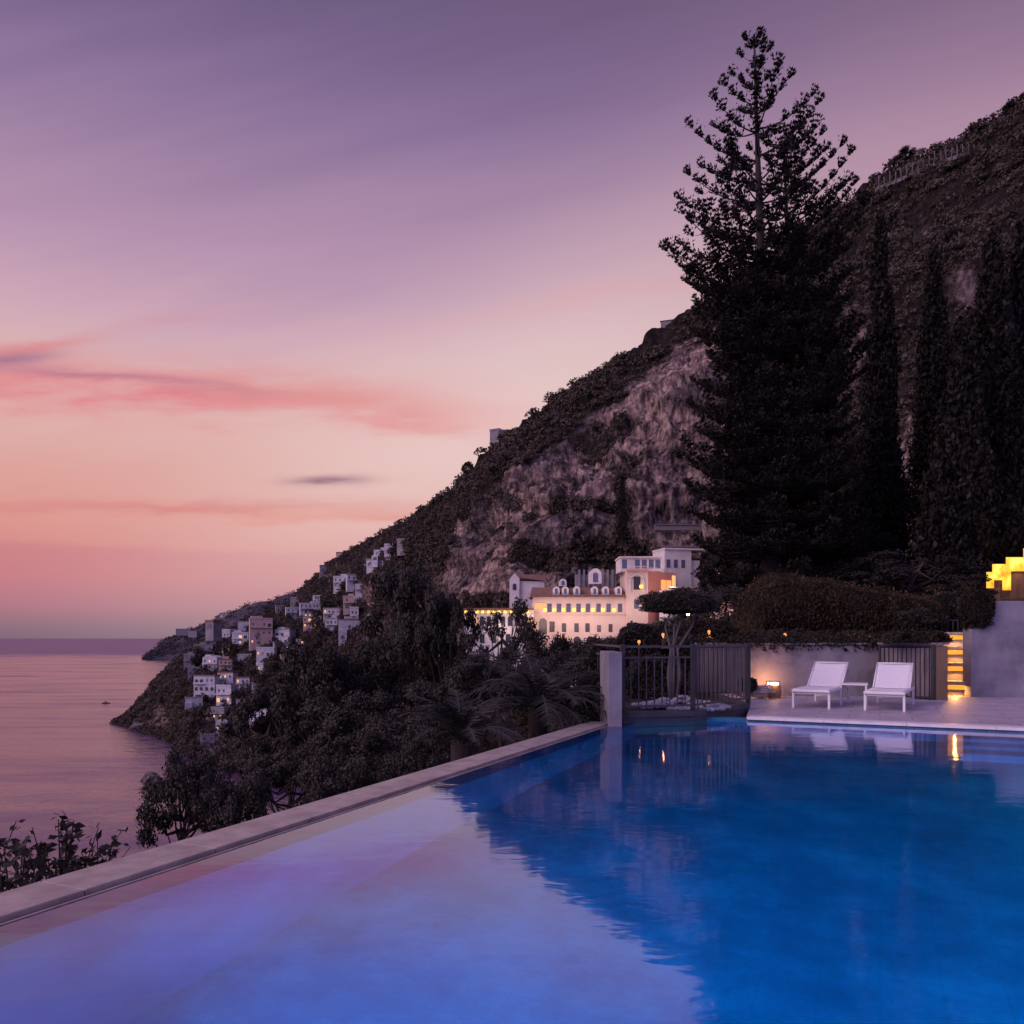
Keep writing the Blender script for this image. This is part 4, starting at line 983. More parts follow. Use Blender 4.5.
# planter that juts into the pool
PL = [(1.69, 12.15), (2.83, 12.46), (4.11, 13.87), (4.2, 16.88), (1.75, 16.88), (1.6, 14)]
def planter():
    t = thing('pool_planter', 'low dark kerbed planter jutting into the pool corner', 'planter', (0, 0, 0))
    cx = sum(p[0] for p in PL)/6; cy = sum(p[1] for p in PL)/6
    b = MB().prism(PL, -1.6, .02)
    b.obj('base', M['dark_plaster'], t)
    def inset(s): return [(cx+(p[0]-cx)*s, cy+(p[1]-cy)*s) for p in PL]
    o = MB()
    for i in range(6):
        a, b_ = PL[i], PL[(i+1) % 6]; ia, ib = inset(.9)[i], inset(.9)[(i+1) % 6]
        oa, ob = inset(1.012)[i], inset(1.012)[(i+1) % 6]
        o.add([(*oa, .021), (*ob, .021), (*ib, .021), (*ia, .021), (*oa, .1), (*ob, .1), (*ib, .1), (*ia, .1)], [(3,2,1,0),(4,5,6,7),(0,1,5,4),(1,2,6,5),(2,3,7,6),(3,0,4,7)])
    o.obj('kerb', M['dark_plaster'], t)
    MB().prism(inset(.895), .03, .07).obj('soil', M['soil'], t)
    # pebbles
    import bmesh
    r = np.random.default_rng(4); bm = bmesh.new()
    for i in range(260):
        a = r.uniform(0, 6.28); q = r.uniform(0, 1)**.5
        x = 2.75+q*.8*math.cos(a)+.05; y = 13.35+q*.62*math.sin(a)
        z = .09+.2*(1-q)**1.2*r.uniform(.5, 1)
        s_ = r.uniform(.035, .07)
        bmesh.ops.create_icosphere(bm, subdivisions=1, radius=s_, matrix=Matrix.Translation((x, y, z)) @ Matrix.Rotation(a, 4, 'Z') @ Matrix.Diagonal((1.3, .9, .7, 1)))
    me = bpy.data.meshes.new('pebbles'); bm.to_mesh(me); bm.free(); me.polygons.foreach_set('use_smooth', [True]*len(me.polygons))
    tag(link('white_pebbles', me, M['pebble']), 'heap of white pebbles around the foot of the little olive tree behind the fence', 'pebbles', kind='stuff')
planter()

# metal fence around the planter
def fence():
    t = thing('metal_fence', 'dark grey picket fence on the planter kerb at the pool corner', 'fence', (0, 0, 0))
    zt, zb = 1.12, .17
    segs = [(PL[0], PL[1], 11, True), (PL[1], PL[2], 13, False)]
    pts = [Vector((p[0], p[1]+.06, 0)) for p in PL[:3]]
    for (a, b, n, second) in [(pts[0], pts[1], 9, True), (pts[1], pts[2], 13, False), (pts[2], Vector((4.3, 16.5, 0)), 14, False), (Vector((1.66, 16.2, 0)), pts[0], 12, True)]:
        d = b-a
        up = Vector((0, 0, 1)); nrm = Vector((-d.y, d.x, 0)).normalized()*.02
        r_ = MB()
        for z0, z1 in ((zt-.035, zt), (zb, zb+.03))+(((zt-.2, zt-.175),) if second else ()):
            r_.add([a+up*z0-nrm, b+up*z0-nrm, b+up*z0+nrm, a+up*z0+nrm, a+up*z1-nrm, b+up*z1-nrm, b+up*z1+nrm, a+up*z1+nrm], [(0,3,2,1),(4,5,6,7),(0,1,5,4),(1,2,6,5),(2,3,7,6),(3,0,4,7)])
        r_.obj('rail', M['metal_grey'], t)
        for i in range(1, n):
            p = a+d*i/n
            o = MB().box(-.008, .008, -.008, .008, zb+.032, (zt-.202 if second else zt-.037)).obj('picket', M['metal_grey'], t); o.location = p
            o.rotation_euler = (0, 0, math.atan2(d.y, d.x))
    for p in pts+[Vector((4.3, 16.5, 0)), Vector((1.66, 16.2, 0))]:
        o = MB().box(-.035, .035, -.035, .035, .101, zt+.02).obj('post', M['metal_dark'], t, bevel=.004); o.location = p
fence()
# tall slatted screens
def slats(name, label, a, b, z0, z1, n, mat, cat, depth=None, frame=True, side=None):
    a = Vector(a); b = Vector(b); d = b-a; L_ = d.length; ang = math.atan2(d.y, d.x)
    t = thing(name, label, cat, a, ang)
    for i in range(n):
        x0 = L_*i/n+.008; x1 = L_*(i+1)/n-.008
        MB().box(x0, x1, .02+.006*(i % 2), .05+.006*(i % 2), z0+.03, z1-.03).obj('slat', mat, t, bevel=.003)
    f = MB()
    f.box(-.03, 0, -.01, .08, z0, z1).box(L_, L_+.03, -.01, .08, z0, z1).box(-.03, L_+.03, .0, .07, z1, z1+.03).box(-.03, L_+.03, 0, .07, z0-.0, z0+.028)
    f.obj('frame', M['metal_dark'], t)
    MB().box(.0, L_, .085, .1, z0, z1-.02).obj('backing', M['metal_dark'], t)
    return t, L_
slats('slatted_screen', 'tall weathered vertical slat screen behind the right part of the picket fence', (3.72, 16.2, 0), (4.75, 16.3, 0), .1, 1.06, 11, M['wood_slat'], 'screen')
def cabinet():
    a = Vector((7.62, 16.55, 0)); b = Vector((8.33, 15.87, 0)); 
    a = P(880, 697.5, 16.35); a.z = 0; b = P(934, 700, 15.9); b.z = 0
    t, L_ = slats('slatted_cabinet', 'tall weathered slatted cupboard standing against the wall behind the sun loungers', a, b, .03, 1.06, 12, M['wood_slat'], 'cupboard')
    MB().box(L_-.06, L_-.0, -.03, -.012, .02, 1.07).obj('dark_edge', M['metal_dark'], t)
    MB().box(L_+.035, L_+.24, .0, .9, 0, 1.06).obj('side_panel', M['wood_warm'], t)
    MB().box(-.05, L_+.26, -.02, .95, 1.095, 1.14).obj('top', M['wood_slat'], t)
cabinet()
# end pillar
o = MB().box(0, .2, 0, 1.1, -.3, 1.03).obj('concrete_pillar', M['plaster2'], None, bevel=.008)
o.location = P(608.5, 722.5, 11.72); o.location.z = 0; o.rotation_euler = (0, 0, 0); tag(o, 'pale concrete wall end standing at the far end of the infinity edge', 'pillar')

# ------------------------------------------------------------------ deck
def deck():
    pts = [uv(-1.9, PV1+.02), uv(14, PV1+.02), uv(14, 24), uv(-1.9, 24)]
    # keep it in front of the walls
    pol = [(p.x, p.y) for p in (uv(-1.9, PV1), uv(14, PV1))]+[(22, 17.2), (4.0, 17.2), (4.12, 13.9)]
    structure('pool_deck', MB().prism(pol, -.4, 0).mesh(), M['deck'])
    e = MB(); n = 14
    for i in range(n):
        u0 = -1.88+(15.6)*i/n; u1 = -1.88+15.6*(i+1)/n-.006
        e.add([uv(u0, PV1-.04, -.035), uv(u1, PV1-.04, -.035), uv(u1, PV1+.22, -.035), uv(u0, PV1+.22, -.035), uv(u0, PV1-.04, .006), uv(u1, PV1-.04, .006), uv(u1, PV1+.22, .006), uv(u0, PV1+.22, .006)],
              [(0,3,2,1),(4,5,6,7),(0,1,5,4),(1,2,6,5),(2,3,7,6),(3,0,4,7)])
    structure('deck_edge', e.mesh(), M['nosing'])
    pol = [(p.x, p.y) for p in (uv(-4, -9), uv(10, -9), uv(10, PV0-.02), uv(-4, PV0-.02))]
    structure('near_deck', MB().prism(pol, -.4, -.004).mesh(), M['deck'])
    pol = [(p.x, p.y) for p in (uv(PU1+.02, PV0), uv(14, PV0), uv(14, PV1-.02), uv(PU1+.02, PV1-.02))]
    structure('side_deck', MB().prism(pol, -.4, -.004).mesh(), M['deck'])
deck()
# walls
def walls():
    o = MB().box(0, 4.9, 0, .3, -.2, 1.08).box(-.02, 4.92, -.03, .33, 1.08, 1.125).obj('low_wall', M['plaster'], None, bevel=.006)
    o.location = (3.95, 16.93, 0); tag(o, 'long low grey rendered wall along the back of the terrace', 'wall')
    o = MB().box(0, 9, 0, .35, -.2, 2.0).add([(0,.351,-.2),(.3,.351,-.2),(2.9,3.6,-.2),(2.6,3.6,-.2),(0,.351,2),(.3,.351,2),(2.9,3.6,2),(2.6,3.6,2)],[(0,3,2,1),(4,5,6,7),(0,1,5,4),(1,2,6,5),(2,3,7,6),(3,0,4,7)]).obj('high_wall', M['plaster2'], None, bevel=.008)
    p = P(971, 697, 16.7); o.location = (p.x, p.y, 0); o.rotation_euler = (0, 0, R(-4)); tag(o, 'tall plain grey rendered wall at the right edge beyond the steps', 'wall')
walls()
def stairs():
    x0, x1 = P(946, 697, 16.9).x, P(971.5, 697, 16.9).x
    t = thing('garden_steps', 'narrow garden steps climbing between the two walls with amber lamps under the treads', 'steps', ((x0+x1)/2, 16.95, 0), -R(29))
    w = (x1-x0)/2
    k = MB(); zs = [.30, .68, 1.03, 1.36]; ys = [0, .5, 1.0, 1.5]
    for i in range(4):
        MB().box(-w, w, ys[i]+.12, ys[i]+.6, -.2, zs[i]-.06).obj('riser', M['plaster'], t)
        MB().box(-w, w, ys[i]+.02, ys[i]+.61+.002*i, zs[i]-.058, zs[i]).obj('tread', M['stone'], t)
        MB().box(-w*.97, w*.7, ys[i]+.085, ys[i]+.118, zs[i]-.17, zs[i]-.075).obj('step_lamp', M['lit_step'], t)
    MB().box(-w-.16, -w-.003, .1, 3.4, -.2, 1.1).obj('cheek_wall', M['plaster'], t)
    for i in range(4):
        lamp('step_glow', 'AREA', (-.05, ys[i]+.05, zs[i]-.07), 9.0, (1, .42, .1), .05, parent=t)
stairs()

# ------------------------------------------------------------------ sun loungers, table
def lounger():
    t = thing('sun_lounger', 'white sun lounger on the left beside the side table with its backrest raised', 'sun lounger', (0, 0, 0))
    w = .3; fr = M['white_metal']
    f = MB()
    for s_ in (-1, 1):
        f.box(s_*w-.018, s_*w+.018, 0, 1.92, .285, .33)
    f.box(-w, w, 0, .04, .287, .328).box(-w, w, 1.88, 1.92, .287, .328).box(-w, w, 1.1, 1.13, .287, .32)
    f.obj('frame', fr, t, bevel=.006)
    for (x, y) in ((-w, .04), (w, .04), (-w, 1.78), (w, 1.78)):
        MB().box(x-.019, x+.019, y, y+.045, 0, .284).obj('leg', fr, t, bevel=.004)
    MB().box(-w+.02, w-.02, 1.795, 1.82, .1, .13).obj('stretcher', fr, t); 
    MB().box(-w+.02, w-.02, .055, .075, .25, .28).obj('stretcher', fr, t)
    # sling with a slight sag
    vs = []; n = 14
    for i in range(n+1):
        y = .02+1.12*i/n
        for j in range(9):
            x = (-w+.0)+2*w*j/8; z = .338-.018*(1-(2*j/8-1)**2)
            vs.append((x, y, z))
    fs = [(i*9+j, i*9+j+1, (i+1)*9+j+1, (i+1)*9+j) for i in range(n) for j in range(8)]
    so_ = MB().add(vs, fs).obj('seat', M['sling'], t, smooth=True); m_ = so_.modifiers.new('s', 'SOLIDIFY'); m_.thickness = .008
    ang = R(34); vs = []
    for i in range(n+1):
        q = .74*i/n; y = 1.15+q*math.cos(ang); z = .34+q*math.sin(ang)
        for j in range(9):
            x = -w+2*w*j/8; s_ = .015*(1-(2*j/8-1)**2)
            vs.append((x, y+s_*math.sin(ang), z-s_*math.cos(ang)))
    b_ = MB().add(vs, fs).obj('backrest', M['sling'], t, smooth=True); m_ = b_.modifiers.new('s', 'SOLIDIFY'); m_.thickness = .008
    bf = MB()
    for s_ in (-1, 1): bf.tube([(s_*w, 1.13, .335), (s_*w, 1.15+0.75*math.cos(ang), .34+0.75*math.sin(ang))], .014, 8)
    bf.tube([(-w, 1.15+0.75*math.cos(ang), .34+0.75*math.sin(ang)), (w, 1.15+0.75*math.cos(ang), .34+0.75*math.sin(ang))], .014, 8)
    bo = bf.obj('backrest_frame', fr, t, smooth=True)
    pr = MB()
    for s_ in (-1, 1): pr.tube([(s_*(w-.03), 1.55, .63), (s_*(w-.03), 1.72, .31)], .01, 6)
    pr.obj('prop', fr, t)
    return t
LG = lounger()
def dup(root, loc, rz, label, group=None):
    r_ = root.copy(); COL.objects.link(r_); r_.location = loc; r_.rotation_euler = (0, 0, rz); r_['label'] = label
    if group: r_['group'] = group
    for ch in list(root.children):
        c = ch.copy(); COL.objects.link(c); c.parent = r_
        for g in ch.children:
            d = g.copy(); COL.objects.link(d); d.parent = c
    return r_
LG['group'] = 'white sun loungers on the pool deck'
LG.location = (5.2, 13.95, 0); LG.rotation_euler = (0, 0, -R(33))
dup(LG, (6.24, 13.42, 0), -R(31), 'white sun lounger on the right in front of the slatted cupboard')
def side_table():
    p = P(857, 706, 14.9)
    t = thing('side_table', 'low white square side table between the two sun loungers', 'table', (6.3, 14.75, 0), -TH)
    MB().box(-.24, .24, -.24, .24, .37, .4).obj('tabletop', M['white_metal'], t, bevel=.005)
    for x in (-.21, .21):
        for y in (-.21, .21): MB().box(x-.016, x+.016, y-.016, y+.016, 0, .368).obj('leg', M['white_metal'], t)
side_table()

# glowing block lamp and a boulder by the wall
def block_lamp():
    p = P(773, 695.5, 16.4); t = thing('block_lamp', 'small square terracotta floor lamp glowing against the low wall', 'lamp', (p.x, 16.4, 0))
    MB().box(-.13, .13, -.12, .12, 0, .27).obj('base', M['wood_warm'], t, bevel=.008)
    MB().box(-.11, .11, -.1, .1, .33, .345).obj('cap', M['wood_warm'], t)
    for x in (-.1, .1):
        for y in (-.09, .09): MB().box(x-.008, x+.008, y-.008, y+.008, .272, .328).obj('cap_post', M['metal_dark'], t)
    MB().box(-.09, .09, -.08, .08, .272, .322).obj('bulb', M['lit_white'], t)
    lamp('block_glow', 'AREA', (0, .13, .30), 5, (1, .42, .16), .08, rot=(R(100), 0, 0), parent=t)
    lamp('block_glow', 'AREA', (-.14, 0, .29), 2.5, (1, .42, .16), .05, rot=(0, R(60), 0), parent=t)
    lamp('block_glow', 'AREA', (0, -.14, .29), .8, (1, .42, .16), .05, parent=t)
block_lamp()
rock('boulder', 757, 691, 16.2, .27, .15, 'rounded boulder lit orange by the floor lamp beside it', mat=M['stone'], seed=2).scale = (1.1, .8, .9)

# ------------------------------------------------------------------ vegetation prototypes
def tree_mesh(seed, h, rad, crown_lo, nleaf, leafsize, nblob, sparse=0.0):
    r = np.random.default_rng(seed)
    tr = MB(); tips = []
    top = Vector((r.uniform(-.2, .2)*rad, r.uniform(-.2, .2)*rad, h*.8))
    mid = top*.5+Vector((r.uniform(-.1, .1)*h, r.uniform(-.1, .1)*h, 0))
    r0 = h*.022+.04
    tr.tube([(0, 0, -1), (0, 0, 0), mid*.5, mid, (mid+top)*.5, top], [r0*1.3, r0*1.1, r0*.9, r0*.7, r0*.45, r0*.2], 8)
    lm = MB(); blobs = []
    for i in range(nblob):
        a = r.uniform(0, 6.283); e = r.uniform(-.35, 1.0)
        q = r.uniform(.35, 1)**.7
        c = Vector((math.cos(a)*math.cos(e)*rad*q, math.sin(a)*math.cos(e)*rad*q, crown_lo+(h-crown_lo)*(.5+.5*math.sin(e)*q)))
        c.x += r.normal()*rad*.08; c.z += r.normal()*h*.02
        br = rad*r.uniform(.15, .34)*(1-sparse*.25)
        blobs.append((c, br))
        s_ = mid.lerp(top, r.uniform(0, .9)); m_ = s_.lerp(c, .5)+Vector((0, 0, -.06*h))
        lm.tube([s_, m_, c], [r0*.4, r0*.22, r0*.06], 5, cap=False)
        for _ in range(4):
            e_ = c+Vector(r.normal(size=3))*br*.55; lm.tube([m_.lerp(c, .6), e_], [r0*.12, r0*.03], 4, cap=False)
    wts = np.array([b[1]**2 for b in blobs]); wts /= wts.sum()
    idx = r.choice(len(blobs), nleaf, p=wts)
    C_ = np.array([tuple(b[0]) for b in blobs])[idx]; Rr = np.array([b[1] for b in blobs])[idx]
    # leaves gather in small sprays
    nsp = max(30, nleaf//14); spc = ball_pts(nsp, r, .15); sp_id = r.integers(0, nsp, nleaf)
    # independent sprays per blob
    key = (idx*nsp+sp_id) % nsp
    off = spc[key]*np.array([1, 1, .62])
    pts = C_+off*Rr[:, None]+r.normal(size=(nleaf, 3))*(Rr*.12)[:, None]
    nrm = (pts-C_)/Rr[:, None]+np.array([0, 0, .25]); crown = shell_leaf_mesh('crown', pts, nrm, leafsize, r, aspect=.6, jitter=.45)
    return tr.mesh('trunk', True), lm.mesh('limb', True), crown
PROTO = {}
def proto(key, *a, leaf='leaf_dark', bark='bark', **k):
    t, l, c = tree_mesh(*a, **k)
    t.materials.append(M[bark]); l.materials.append(M[bark]); c.materials.append(M[leaf])
    PROTO[key] = (t, l, c)
proto('oak_a', 1, 10, 3.4, 4.2, 15000, .21, 34)
proto('oak_b', 2, 10, 3.2, 4.5, 14000, .2, 30)
proto('oak_c', 7, 10, 3.0, 3.6, 11000, .2, 26)
proto('sparse', 12, 10, 3.2, 3.6, 4200, .2, 24, sparse=.8)
proto('near', 21, 5, 2.0, 1.2, 12000, .11, 26)
def tree(key, base, height, width, label, name='evergreen_tree', cat='tree', group='dark trees on the slope below the pool', rz=None, protoh=10., protor=3.3):
    t = thing(name, label, cat, base, random.uniform(0, 6.28) if rz is None else rz, group)
    t.scale = (width/2/protor, width/2/protor, height/protoh)
    for n_, me in zip(('trunk', 'limb', 'crown'), PROTO[key]):
        o = bpy.data.objects.new(n_ if n_ != 'limb' else 'limbs', me); COL.objects.link(o); o.parent = t
    return t
def tree_px(key, px, pyt, pxw, Y, label, ground=None, extra=1.02, ph=10., pr=3.3, **k):
    top = P(px, pyt, Y); g = gz(top.x, top.y) if ground is None else ground
    return tree(key, (top.x, top.y, g), top.z-g, pxw/F*Y*extra, label, protoh=ph*.98, protor=pr, **k)
TR = [
 ('near', 192, 744, 92, 17, 'round dark tree at the lower left end of the tree belt'),
 ('oak_b', 272, 672, 84, 50, 'broad dark tree in front of the white villas left of the tree belt'),
 ('oak_a', 318, 644, 84, 48, 'dense dark tree below the bright white villa'),
 ('oak_c', 405, 556, 88, 58, 'tallest dark tree of the belt rising to the cliff foot on the left'),
 ('oak_b', 445, 574, 62, 54, 'second tallest dark tree just right of the tallest one'),
 ('oak_a', 384, 632, 70, 50, 'dark tree under the tallest tree beside the rock spur'),
 ('sparse', 507, 588, 76, 40, 'open branched tree with visible limbs in front of the arcade wing'),
 ('oak_a', 352, 694, 104, 34, 'wide dark tree in the middle of the belt'),
 ('oak_c', 440, 676, 84, 36, 'rounded dark tree above the left palm'),
 ('oak_b', 300, 742, 100, 24, 'dark tree leaning over the pool coping left of centre'),
 ('near', 240, 762, 90, 15, 'low dark tree touching the coping next to the round one'),
 ('oak_c', 395, 715, 120, 22, 'dark tree close behind the middle of the coping'),
 ('near', 330, 748, 90, 14, 'small leafy tree right behind the coping edge'),
 ('oak_b', 484, 640, 84, 30, 'dark tree directly behind the two palms'),
 ('oak_a', 580, 650, 74, 24, 'bushy dark tree left of the concrete wall end'),
 ('oak_c', 612, 632, 70, 34, 'small dark tree below the hotel windows'),
 ('oak_a', 548, 632, 60, 60, 'distant dark tree at the foot of the hotel wall'),
 ('oak_c', 600, 634, 60, 90, 'rounded far tree under the coral hotel tower'),
 ('oak_b', 460, 650, 90, 60, 'dark tree below the arcade wing behind the others'),
 ('near', 425, 728, 80, 17, 'low leafy tree beside the left palm at the coping'),
]
for i, (k, px, pyt, w, Y, lab) in enumerate(TR):
    near = k == 'near'
    tree_px(k, px, pyt, w, Y, lab, ph=5. if near else 10., pr=2.05 if near else 3.3)

# isolated trees on the ridge
for px, py, w, lab in ((905, 151, 34, 'spreading dark tree on the right skyline beside the vineyard'), (1018, 98, 30, 'round tree at the top right corner of the skyline')):
    Yc = float(np.interp(px, [t[0] for t in TAB], [t[2][5] for t in TAB])); top = P(px, py, Yc)
    tree('oak_c', (top.x, top.y, top.z-(5 if px < 500 else 7)), 5 if px < 500 else 7, w/F*Yc, lab, group='trees on the ridge line')

# shrubs on the left beyond the coping (young glossy leafy stems)
def stem_shrub(px, py, Y, label, seed, w=.9, h=1.0, n=16, name='leafy_shrub', leaf=.075):
    r = np.random.default_rng(seed); top = P(px, py, Y); t = thing(name, label, 'shrub', (top.x, top.y, top.z-h), 0, 'leafy shrubs beyond the pool coping')
    st = MB(); pts = []; dirs = []
    for i in range(n):
        a = r.uniform(0, 6.28); q = r.uniform(.1, 1)*w*.5; hh = h*r.uniform(.55, 1.0)
        e = Vector((q*math.cos(a), q*math.sin(a), hh)); m_ = Vector((q*.3*math.cos(a), q*.3*math.sin(a), hh*.5))
        st.tube([(0, 0, -.6), m_, e], [.012, .008, .003], 5)
        for k in range(34):
            f_ = r.uniform(.15, 1.02); c = m_.lerp(e, (f_-.5)*2) if f_ > .5 else Vector((0, 0, -.6)).lerp(m_, f_*2)
            d = r.normal(size=3); d[2] = abs(d[2])*.6; d /= np.linalg.norm(d)
            pts.append(np.array(c)+d*leaf*.6); dirs.append(d)
    st.obj('stem', M['bark'], t)
    link('foliage', leaf_mesh('foliage', np.array(pts), leaf, r, aspect=.5, dirs=np.array(dirs)), M['leaf_dark'], t)
stem_shrub(16, 826, 5.2, 'bushy leafy shrub at the left edge beyond the coping', 1, 1.1, 1.1, 24)
stem_shrub(62, 818, 5.6, 'leafy shrub with upright tips second from the left edge', 2, .9, 1.1, 20)
stem_shrub(98, 831, 5.9, 'low leafy shrub at the right end of the left corner group', 3, .6, 1.0, 14)
stem_shrub(-30, 822, 5.4, 'leafy shrub cut by the left edge of the view', 5, 1.1, 1.1, 18)

# palms
def palm(base, nf, fl, label, seed):
    r = np.random.default_rng(seed)
    t = thing('palm', label, 'palm', base, 0, 'palms behind the coping')
    MB().tube([(0, 0, -2.2), (0, 0, -1), (0, 0, 0)], [.14, .12, .17], 10).obj('trunk', M['bark'], t)
    for i in range(nf):
        a = 6.283*i/nf*2.4+r.uniform(-.2, .2); el_ = r.uniform(.5, 1.45); L_ = fl*r.uniform(.8, 1.1)
        d = Vector((math.cos(a), math.sin(a), 0)); p = Vector((0, 0, 0)); pts = []; e = el_
        for k in range(13):
            pts.append(p.copy()); p = p+(d*math.cos(e)+Vector((0, 0, 1))*math.sin(e))*L_/12; e -= .125+.05*(1.2-el_)
        mb = MB(); mb.tube(pts, list(np.linspace(.022, .005, 13)), 4, cap=False)
        side = Vector((-d.y, d.x, 0))
        for k in range(1, 12):
            for q in (0, .33, .66):
                c = pts[k].lerp(pts[k+1], q); tg = (pts[k+1]-pts[k]).normalized()
                ll = fl*.24*math.sin(math.pi*min(1, (k+q)/12.5)*.85+.35)
                for s_ in (-1, 1):
                    tip = c+(side*s_*.75+tg*.6+Vector((0, 0, -.12+.25*r.uniform(-1, 1)))).normalized()*ll
                    wv = tg*.016
                    mb.add([c-wv, c+wv, tip], [(0, 1, 2)])
        mb.obj('frond', M['leaf_palm'], t)
palm(P(538, 712, 12.6), 36, 1.55, 'larger arching palm left of the concrete wall end', 3)
palm(P(462, 744, 11.5), 24, 1.15, 'smaller palm with spreading fronds left of the larger one', 5)

# ------------------------------------------------------------------ great norfolk pine
def pine(label, px_top, py_top, px_base, Y, hmax, prof, seed, zbase=1.6, low=0.0, step=1.12, minz=.05):
    r = np.random.default_rng(seed)
    top = P(px_top, py_top, Y); bx = (px_base-512)/F*Y
    t = thing('star_pine', label, 'pine tree', (bx, Y, zbase), 0)
    Ht = top.z-zbase; lean = Vector((top.x-bx, 0, Ht))
    tk = MB(); n = 14
    tk.tube([(0, 0, -1)]+[tuple(lean*(i/n)) for i in range(n+1)], [.5]+[.42*(1-i/n)+.025 for i in range(n+1)], 10)
    tk.obj('trunk', M['bark'], t, smooth=True)
    br = MB(); C_ = []; D_ = []
    z = .5
    while z < Ht*(1-minz):
        fz = z/Ht
        L0 = float(np.interp(z, [p[0] for p in prof], [p[1] for p in prof]))*(r.uniform(.82, 1.12) if z > 3 else 1)
        nb = 4 if z < 2.2 else 5 if z < 7 else 6 if z < 9.5 else 8 if z < 14 else 9
        a0 = r.uniform(0, 6.28)
        rise = float(np.interp(z, [0, 3, 9, 16, 26], [.5, .42, .3, .1, -.12]))
        for b_ in range(nb):
            a = a0+6.283*b_/nb+r.uniform(-.18, .18); L_ = L0*r.uniform(.8, 1.08)
            d = Vector((math.cos(a), math.sin(a), 0)); o_ = lean*((Ht-z)/Ht)
            o_ = o_+Vector((0, 0, r.uniform(-.15, .15)))
            pts = []; m_ = 7
            for k in range(m_+1):
                q = k/m_; pts.append(o_+d*L_*q+Vector((0, 0, L_*(rise*q+.16*q*q-.1*math.sin(q*3.14)))))
            rb = .018+.012*L_
            br.tube(pts, [rb*(1-.8*k/m_) for k in range(m_+1)], 5, cap=False)
            side = Vector((-d.y, d.x, 0)); open_ = z < 13
            ntf = max(1, int(round((L_-.1)/.4)))
            for k in range(ntf):
                q = (1-(k*.4)/max(L_, .4)) if ntf > 1 else 1
                if q < (.34 if z < 9 else .2 if open_ else .12): continue
                x = q*m_; i0 = min(m_-1, int(x)); c = pts[i0].lerp(pts[i0+1], x-i0)
                spread = (.34 if open_ else .6)*L_*(1-q)+.08
                sides = ((0,) if z < 7 or k % 3 != 2 else (-1, 1)) if z < 10 else ((-1, 1) if k < 3 else (-1, -.4, .4, 1))
                for s_ in sides:
                    cc = c+side*s_*spread*r.uniform(.75, 1.1)+d*r.uniform(.0, .25)*abs(s_)
                    if s_: br.tube([c-d*.15, cc], [rb*.4, rb*.15], 3, cap=False)
                    nc = 30 if open_ else 24; sz = float(np.interp(z, [0, 4, 14], [.34, .42, .52]))*r.uniform(.8, 1.15)
                    for j in range(nc):
                        dd = (d*.6+side*(r.normal()*.42+s_*.25)+d*r.normal()*.3+Vector((0, 0, .62))).normalized()
                        for g in (.3, .62, .95):
                            C_.append(cc+dd*sz*g+Vector((0, 0, .08*g*g))); D_.append(dd)
        z += step*r.uniform(.85, 1.12)*float(np.interp(z, [0, 1.5, 6, 12, 20], [.62, .98, 1.02, 1.0, 1.1]))
    # leader tuft
    for j in range(70):
        dd = Vector(r.normal(size=3)); dd.z = abs(dd.z)*.7; dd.normalize(); C_.append(lean+dd*r.uniform(0, .35)-Vector((0, 0, .35))); D_.append(dd)
    br.obj('branches', M['bark'], t)
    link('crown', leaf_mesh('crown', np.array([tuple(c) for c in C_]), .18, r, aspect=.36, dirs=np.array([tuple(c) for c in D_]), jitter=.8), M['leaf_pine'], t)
pine('tallest tree of the scene, a giant star pine with tiered whorled branches', 754, 34, 772, 35, 27, [(0, .15), (1.2, .5), (2.4, 1.05), (3.6, 1.75), (5, 2.45), (7, 3.1), (9, 3.8), (10.5, 4.2), (12.5, 3.5), (14.5, 2.9), (17, 3.2), (20, 3.5), (24, 3.3), (27, 2.6)], 5)
pine('second star pine half merged into the right side of the giant one', 784, 140, 800, 37.5, 22, [(0, .3), (1, 1.2), (2, 2.0), (3.5, 3.0), (6, 2.6), (10, 2.8), (14, 2.6), (20, 3.0), (24, 2.6)], 9)

# cypresses
def cypress(px, pyt, pxw, Y, label, seed, zb=1.6, taper=.55, n=26000, lean=0, size=.27):
    r = np.random.default_rng(seed); top = P(px, pyt, Y); hgt = top.z-zb; rad = pxw/2/F*Y
    t = thing('cypress', label, 'cypress', (top.x-lean, Y, zb), 0, 'cypresses at the foot of the hill')
    MB().tube([(0, 0, -.6), (0, 0, hgt*.5), (lean, 0, hgt*.95)], [.22, .14, .03], 8).obj('trunk', M['bark'], t)
    nb = 260; zq = r.uniform(.06, 1, nb)**.9; zq[0] = 1
    pr = np.clip(np.minimum(zq/.10, 1)**.5*np.clip((1-zq)/taper, 0, 1)**.75, .07, 1)
    a = r.uniform(0, 6.283, nb); q = r.uniform(.2, .9, nb)
    bc = np.stack([np.cos(a)*pr*rad*q+lean*zq, np.sin(a)*pr*rad*q, zq*hgt], 1); brr = rad*(.24+.3*pr)*r.uniform(.7, 1.2, nb)
    w = brr**2; w /= w.sum(); idx = r.choice(nb, n, p=w)
    off = ball_pts(n, r, .3)*np.stack([brr, brr, brr*2.3], 1)[idx]
    d = np.zeros((n, 3)); d[:, 2] = 1; d[:, :2] = off[:, :2]/(rad*2)
    link('crown', leaf_mesh('crown', bc[idx]+off, size, r, aspect=.5, dirs=d, jitter=1.0), M['leaf_cyp'], t)
